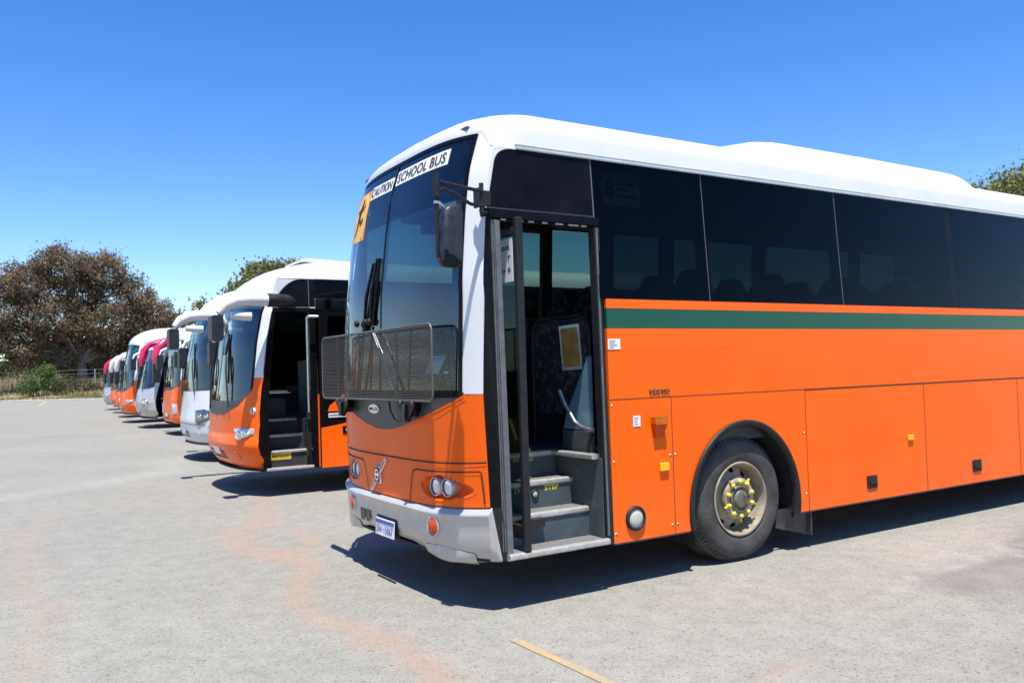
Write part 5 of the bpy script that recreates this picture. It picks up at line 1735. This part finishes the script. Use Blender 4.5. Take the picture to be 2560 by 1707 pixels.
bark = mat('bark', (.16, .13, .105), .95, col2=(.28, .235, .195), scale=3, bump=.5, bscale=14)
M['bark'] = bark
def gum_tree(loc, lobes, trunk_h, trunk_r, n, size, m, label, cat='tree', name='gum_tree', group=None, spread=.45, droop=.6, clump=90, twigs=True, seed=3):
    r = np.random.default_rng(seed)
    R = empty(name, loc, label, cat, group)
    tr = MB()
    fork = Vector((0, 0, trunk_h))
    tr.tube([(0, 0, -.6), (.03, 0, 0), (trunk_r*.4, .1, trunk_h*.5), fork], [trunk_r*1.5, trunk_r*1.15, trunk_r, trunk_r*.85], 10)
    for (cx, cy, cz, rx, ry, rz) in lobes:
        c = Vector((cx, cy, cz-.25*rz))
        mid = fork*.5+c*.5+Vector((r.normal()*.3, r.normal()*.3, .3))
        a = trunk_r*.55
        tr.tube([fork-Vector((0, 0, .3)), mid, c, c+Vector((r.normal()*.3*rx, r.normal()*.3*ry, .7*rz))], [a, a*.6, a*.32, .02], 7)
        for q in range(4):
            e = c+Vector((r.uniform(-.8, .8)*rx, r.uniform(-.8, .8)*ry, r.uniform(-.3, .7)*rz))
            tr.tube([mid*.4+c*.6, (mid*.2+c*.3+e*.5)+Vector((0, 0, .2)), e], [a*.32, a*.2, .015], 5)
    tr.build('trunk', 'bark', R)
    vol = np.array([l[3]*l[4]*l[5] for l in lobes])**.75; vol /= vol.sum()
    Cs, Ts = [], []
    for (cx, cy, cz, rx, ry, rz), w in zip(lobes, vol):
        k = max(3, int(n*w/clump))
        u = r.normal(size=(k, 3)); u /= np.linalg.norm(u, axis=1, keepdims=True)
        rad = r.uniform(.35, 1.0, k)**.6
        cc = u*rad[:, None]*np.array([rx, ry, rz])+np.array([cx, cy, cz])
        ct = r.uniform(0, 1, k)
        for j in range(k):
            s_ = spread*r.uniform(.5, 1.2)
            p = cc[j]+r.normal(size=(clump, 3))*np.array([s_, s_, s_*.75])
            Cs.append(p); Ts.append(np.clip(ct[j]+r.normal(size=clump)*.13, 0, 1))
    leaf_mesh('crown', np.concatenate(Cs), size, np.concatenate(Ts), m, R, droop)
    return R

red_leaf = leaf_mat('red_brown_gum_leaves', [(.065, .070, .040), (.13, .118, .066), (.175, .112, .078), (.24, .145, .105), (.24, .215, .125)])
olive_leaf = leaf_mat('olive_gum_leaves', [(.075, .090, .030), (.17, .18, .065), (.27, .25, .10), (.16, .16, .055)])
dark_leaf = leaf_mat('dark_green_leaves', [(.030, .040, .018), (.06, .075, .03), (.09, .10, .04)])
bush_leaf = leaf_mat('bright_shrub_leaves', [(.06, .10, .03), (.13, .19, .06), (.20, .26, .09)])
dusty_leaf = leaf_mat('dusty_shrub_leaves', [(.06, .065, .03), (.11, .11, .055), (.16, .14, .08)])
straw = leaf_mat('dry_grass_blades', [(.17, .19, .055), (.36, .31, .14), (.52, .43, .23), (.46, .36, .19)], .3)

# the big reddish gum at the left
big = [(.4, .6, 11.0, 2.6, 2.4, 2.0), (-1.6, 0, 14.0, 3.4, 3.2, 2.6), (-5.4, 0, 12.2, 2.6, 3.0, 2.6), (2.6, .5, 13.6, 2.6, 3.0, 2.4), (5.6, 0, 11.0, 2.2, 2.6, 2.4), (-7.6, 0, 9.2, 2.3, 2.8, 3.0), (8.0, 0, 8.4, 2.1, 2.6, 2.8),
       (-2.5, -1, 8.2, 3.4, 3.0, 3.0), (3.0, -1, 7.6, 3.4, 3.0, 3.0), (-6.2, 0, 5.6, 3.0, 2.6, 2.6), (6.6, 0, 5.6, 2.8, 2.6, 2.6), (0.2, 1.5, 5.6, 2.8, 2.4, 2.4), (9.2, 0, 6.6, 1.4, 1.6, 2.2), (-9.6, 0, 5.2, 2.2, 2, 2.6),
       (-2.0, .5, 4.0, 2.4, 2.2, 1.7), (3.6, 0, 3.9, 2.2, 2.0, 1.7), (-11.5, 1, 8.0, 2.2, 2.2, 3.2)]
gum_tree((6.8, 104, .9), big, 3.4, .55, 105000, .30, red_leaf, 'huge spreading gum tree with reddish brown leaves at the left edge', spread=.56, clump=70, seed=5)
# olive gums behind the second and third buses
gum_tree((15.6, 60, 0), [(0, 0, 8.6, 2.0, 2, 1.7), (2.2, 0, 9.3, 1.5, 1.6, 1.4), (-1.6, 0, 7.7, 1.1, 1.3, 1.1), (3.6, 1, 8.6, 1.5, 1.5, 1.4), (-4.7, .5, 6.3, .7, .8, 1.2), (.5, 0, 6.4, 2.6, 2, 1.8)], 4.2, .3, 24000, .30, olive_leaf,
         'olive green gum tree rising behind the roof of the second bus', spread=.42, clump=60, seed=8)
gum_tree((19.0, 63, 0), [(0, 0, 9.0, 1.7, 1.6, 1.5), (-1.4, 0, 8.0, 1.3, 1.4, 1.5), (1.8, 0, 8.2, 1.3, 1.4, 1.5)], 4.4, .25, 11000, .28, olive_leaf,
         'darker small gum tree just above the second bus roof hatch', spread=.4, clump=60, seed=18)
gum_tree((17.6, 108, 1.0), [(0, 0, 7.6, 2.6, 2, 1.5), (3.4, 0, 7.4, 2.4, 2, 1.3), (-2.4, 0, 6.2, 1.6, 1.6, 1.6), (6, 0, 7.0, 2.2, 2, 1.5), (1.5, 0, 5.5, 3.4, 2, 1.5)], 3.2, .25, 20000, .36, dark_leaf,
         'far low tree with flat dark crown right of the red gum', spread=.5, clump=60, seed=21)
gum_tree((13.5, 104, 1.0), [(0, 0, 5.6, 2.0, 1.8, 1.4), (2.0, 0, 4.6, 2.0, 1.8, 1.3), (-1.6, 0, 4.4, 1.6, 1.6, 1.4)], 2.4, .2, 12000, .34, dark_leaf,
         'small dark tree peeping over the tall coach roof', spread=.5, clump=60, seed=23)
# tree at the right edge beyond the near bus
gum_tree((27.3, 11.4, -.35), [(0, 0, 6.3, 1.9, 2.0, 1.7), (2.2, -1.0, 7.2, 2.0, 2.0, 1.7), (-1.5, .8, 5.8, 1.5, 1.5, 1.4), (.6, 0, 6.4, 1.6, 1.6, 1.3), (3.4, -2.2, 5.8, 2.2, 2.2, 2.2), (1.2, 0, 4.6, 2.6, 2.6, 1.6)], 2.6, .22, 120000, .14, olive_leaf,
         'dense olive green tree above the rear roof of the near bus', spread=.30, clump=70, seed=31)

def shrub(loc, lobes, n, size, m, label, name='shrub', seed=1, spread=.25):
    r = np.random.default_rng(seed)
    R = empty(name, loc, label, 'shrub', 'scrub behind the fence' if name == 'scrub_bush' else None)
    st = MB()
    for (cx, cy, cz, rx, ry, rz) in lobes:
        st.tube([(0, 0, -.3), (cx*.5, cy*.5, cz*.5), (cx, cy, cz)], [.06, .04, .015], 6)
    st.build('stem', 'bark', R)
    Cs, Ts = [], []
    for (cx, cy, cz, rx, ry, rz) in lobes:
        k = n//len(lobes)
        u = r.normal(size=(k, 3)); u /= np.linalg.norm(u, axis=1, keepdims=True)
        Cs.append(u*(r.uniform(.3, 1, k)**.5)[:, None]*np.array([rx, ry, rz])+np.array([cx, cy, cz])+r.normal(size=(k, 3))*spread*.5)
        Ts.append(np.clip(r.uniform(0, .5)+r.uniform(0, .6, k), 0, 1))
    leaf_mesh('foliage', np.concatenate(Cs), size, np.concatenate(Ts), m, R, .0, 1.6)
shrub((2.6, 97.5, .4), [(-.3, 0, 1.9, 1.3, 1, 1.3), (1.0, 0, 1.2, 1.2, 1, .9), (-1.3, 0, 1.0, 1.1, 1, .9), (.4, 0, 2.7, .8, .8, .7)], 3600, .20, bush_leaf, 'bright green leafy shrub on the verge under the gum')
shrub((5.6, 96.6, .5), [(-.8, 0, 1.0, 1.3, 1, .9), (.9, 0, .9, 1.2, 1, .8), (1.9, 0, .6, .9, 1, .6)], 2600, .18, dusty_leaf, 'low dusty olive shrub beside the bright green one', seed=2)
shrub((10.6, 88.0, .3), [(0, 0, .5, .9, .8, .5), (.8, 0, .4, .7, .7, .4)], 1200, .16, dusty_leaf, 'small scrubby bush at the foot of the gum trunk', seed=4)

for i, (sx, sz) in enumerate(((-30, 2.6), (-24, 3.4), (-18.5, 2.8), (-13, 3.6), (-8, 3.0), (-3.5, 2.6))):
    p = kpt(sx, 17+1.5*math.sin(i*2.1), 1.5)
    shrub(p, [(-1.2, 0, sz*.45, 1.7, 1.2, sz*.42), (1.1, 0, sz*.5, 1.6, 1.2, sz*.45), (0, .4, sz*.75, 1.3, 1.1, sz*.35)], 1500, .30, dark_leaf,
          'dark scrub bush behind the wire fence, %s' % ('at the left picture edge', 'left of the bright shrub', 'behind the bright green shrub', 'under the middle of the gum', 'close to the grey fence post', 'left of the gum trunk', 'behind the gum trunk', 'beside the farthest coach')[i], name='scrub_bush', seed=40+i, spread=.5)
def woodland():
    N = 46000
    k = 460
    s0 = rng.uniform(-190, 150, k); t0 = rng.uniform(48, 85, k); h0 = rng.uniform(3.5, 8.5, k)*(.75+.5*vnoise(s0*.06, t0*0, 77))
    w0 = rng.uniform(2.0, 4.5, k)
    i = rng.integers(0, k, N)
    u = rng.normal(size=(N, 3)); u /= np.linalg.norm(u, axis=1, keepdims=True); u *= rng.uniform(.4, 1, (N, 1))**.5
    S = s0[i]+u[:, 0]*w0[i]; T = t0[i]+u[:, 1]*w0[i]*.7; Z = 2.8+h0[i]*.5+u[:, 2]*h0[i]*.5
    C = np.stack([KA[0]+KD[0]*S+KN[0]*T, KA[1]+KD[1]*S+KN[1]*T, Z], 1)
    o = leaf_mesh('woodland', C, 1.0, np.clip(rng.random(k)[i]*.7+.3*rng.random(N), 0, 1), dark_leaf, None, .1, 1.6)
    tag(o, 'far belt of dark bush along the top of the dry bank', 'woodland', kind='stuff')
woodland()
# grass on the verge and the bank
def grass():
    N = 46000
    s = rng.uniform(-60, 40, N); t = rng.uniform(0, 1, N)**1.3*24+.35
    h = np.where(t < 3, .22, np.where(t < 8, .45, 1.25))*rng.uniform(.5, 1.3, N)
    z0 = np.interp(t, [0, 2, 8, 14, 26, 60], [.10, .22, .75, 1.3, 2.6, 3.0])
    bx = KA[0]+KD[0]*s+KN[0]*t; by = KA[1]+KD[1]*s+KN[1]*t
    a = rng.uniform(0, 2*PI, N); w = rng.uniform(.05, .14, N)
    lx, ly = rng.normal(size=N)*.18*h, rng.normal(size=N)*.18*h
    V = np.zeros((N, 3, 3))
    V[:, 0] = np.stack([bx-np.cos(a)*w, by-np.sin(a)*w, z0-.15], 1)
    V[:, 1] = np.stack([bx+np.cos(a)*w, by+np.sin(a)*w, z0-.15], 1)
    V[:, 2] = np.stack([bx+lx, by+ly, z0+h], 1)
    me = bpy.data.meshes.new('grass')
    me.vertices.add(N*3); me.vertices.foreach_set('co', V.ravel().astype(np.float32))
    me.loops.add(N*3); me.loops.foreach_set('vertex_index', np.arange(N*3, dtype=np.int32))
    me.polygons.add(N); me.polygons.foreach_set('loop_start', (np.arange(N)*3).astype(np.int32)); me.polygons.foreach_set('loop_total', np.full(N, 3, np.int32))
    me.update(); me.validate()
    tint = np.clip(np.where(t < 3.5, .05+.3*rng.random(N), .35+.6*rng.random(N)), 0, 1)
    at = me.attributes.new('tint', 'FLOAT', 'FACE'); at.data.foreach_set('value', tint.astype(np.float32))
    me.materials.append(straw)
    o = bpy.data.objects.new('grass', me); COL.objects.link(o)
    tag(o, 'dry straw coloured grass on the bank with a greener fringe by the kerb', 'grass', kind='stuff')
grass()

def fence():
    R = empty('wire_fence', kpt(0, 6.5, .6), 'wire fence on thin grey posts crossing the dry bank', 'fence')
    o0 = Vector(kpt(0, 6.5, .6))
    mp = mat('galvanised_post', (.42, .43, .43), .5, metal=.4)
    P = []
    for s in np.arange(-48, 36, 6.0):
        p = Vector(kpt(s, 6.5, bankz(6.5)))-o0
        mb = MB(); mb.tube([p-Vector((0, 0, .4)), p+Vector((0, 0, 2.6))], .05, 8); mb.build('post', mp, R)
        P.append(p)
    for z in (.3, .9, 1.5, 2.1, 2.5):
        mb = MB(); mb.tube([p+Vector((0, 0, z)) for p in P], .010, 4); mb.build('wire', mp, R)
fence()
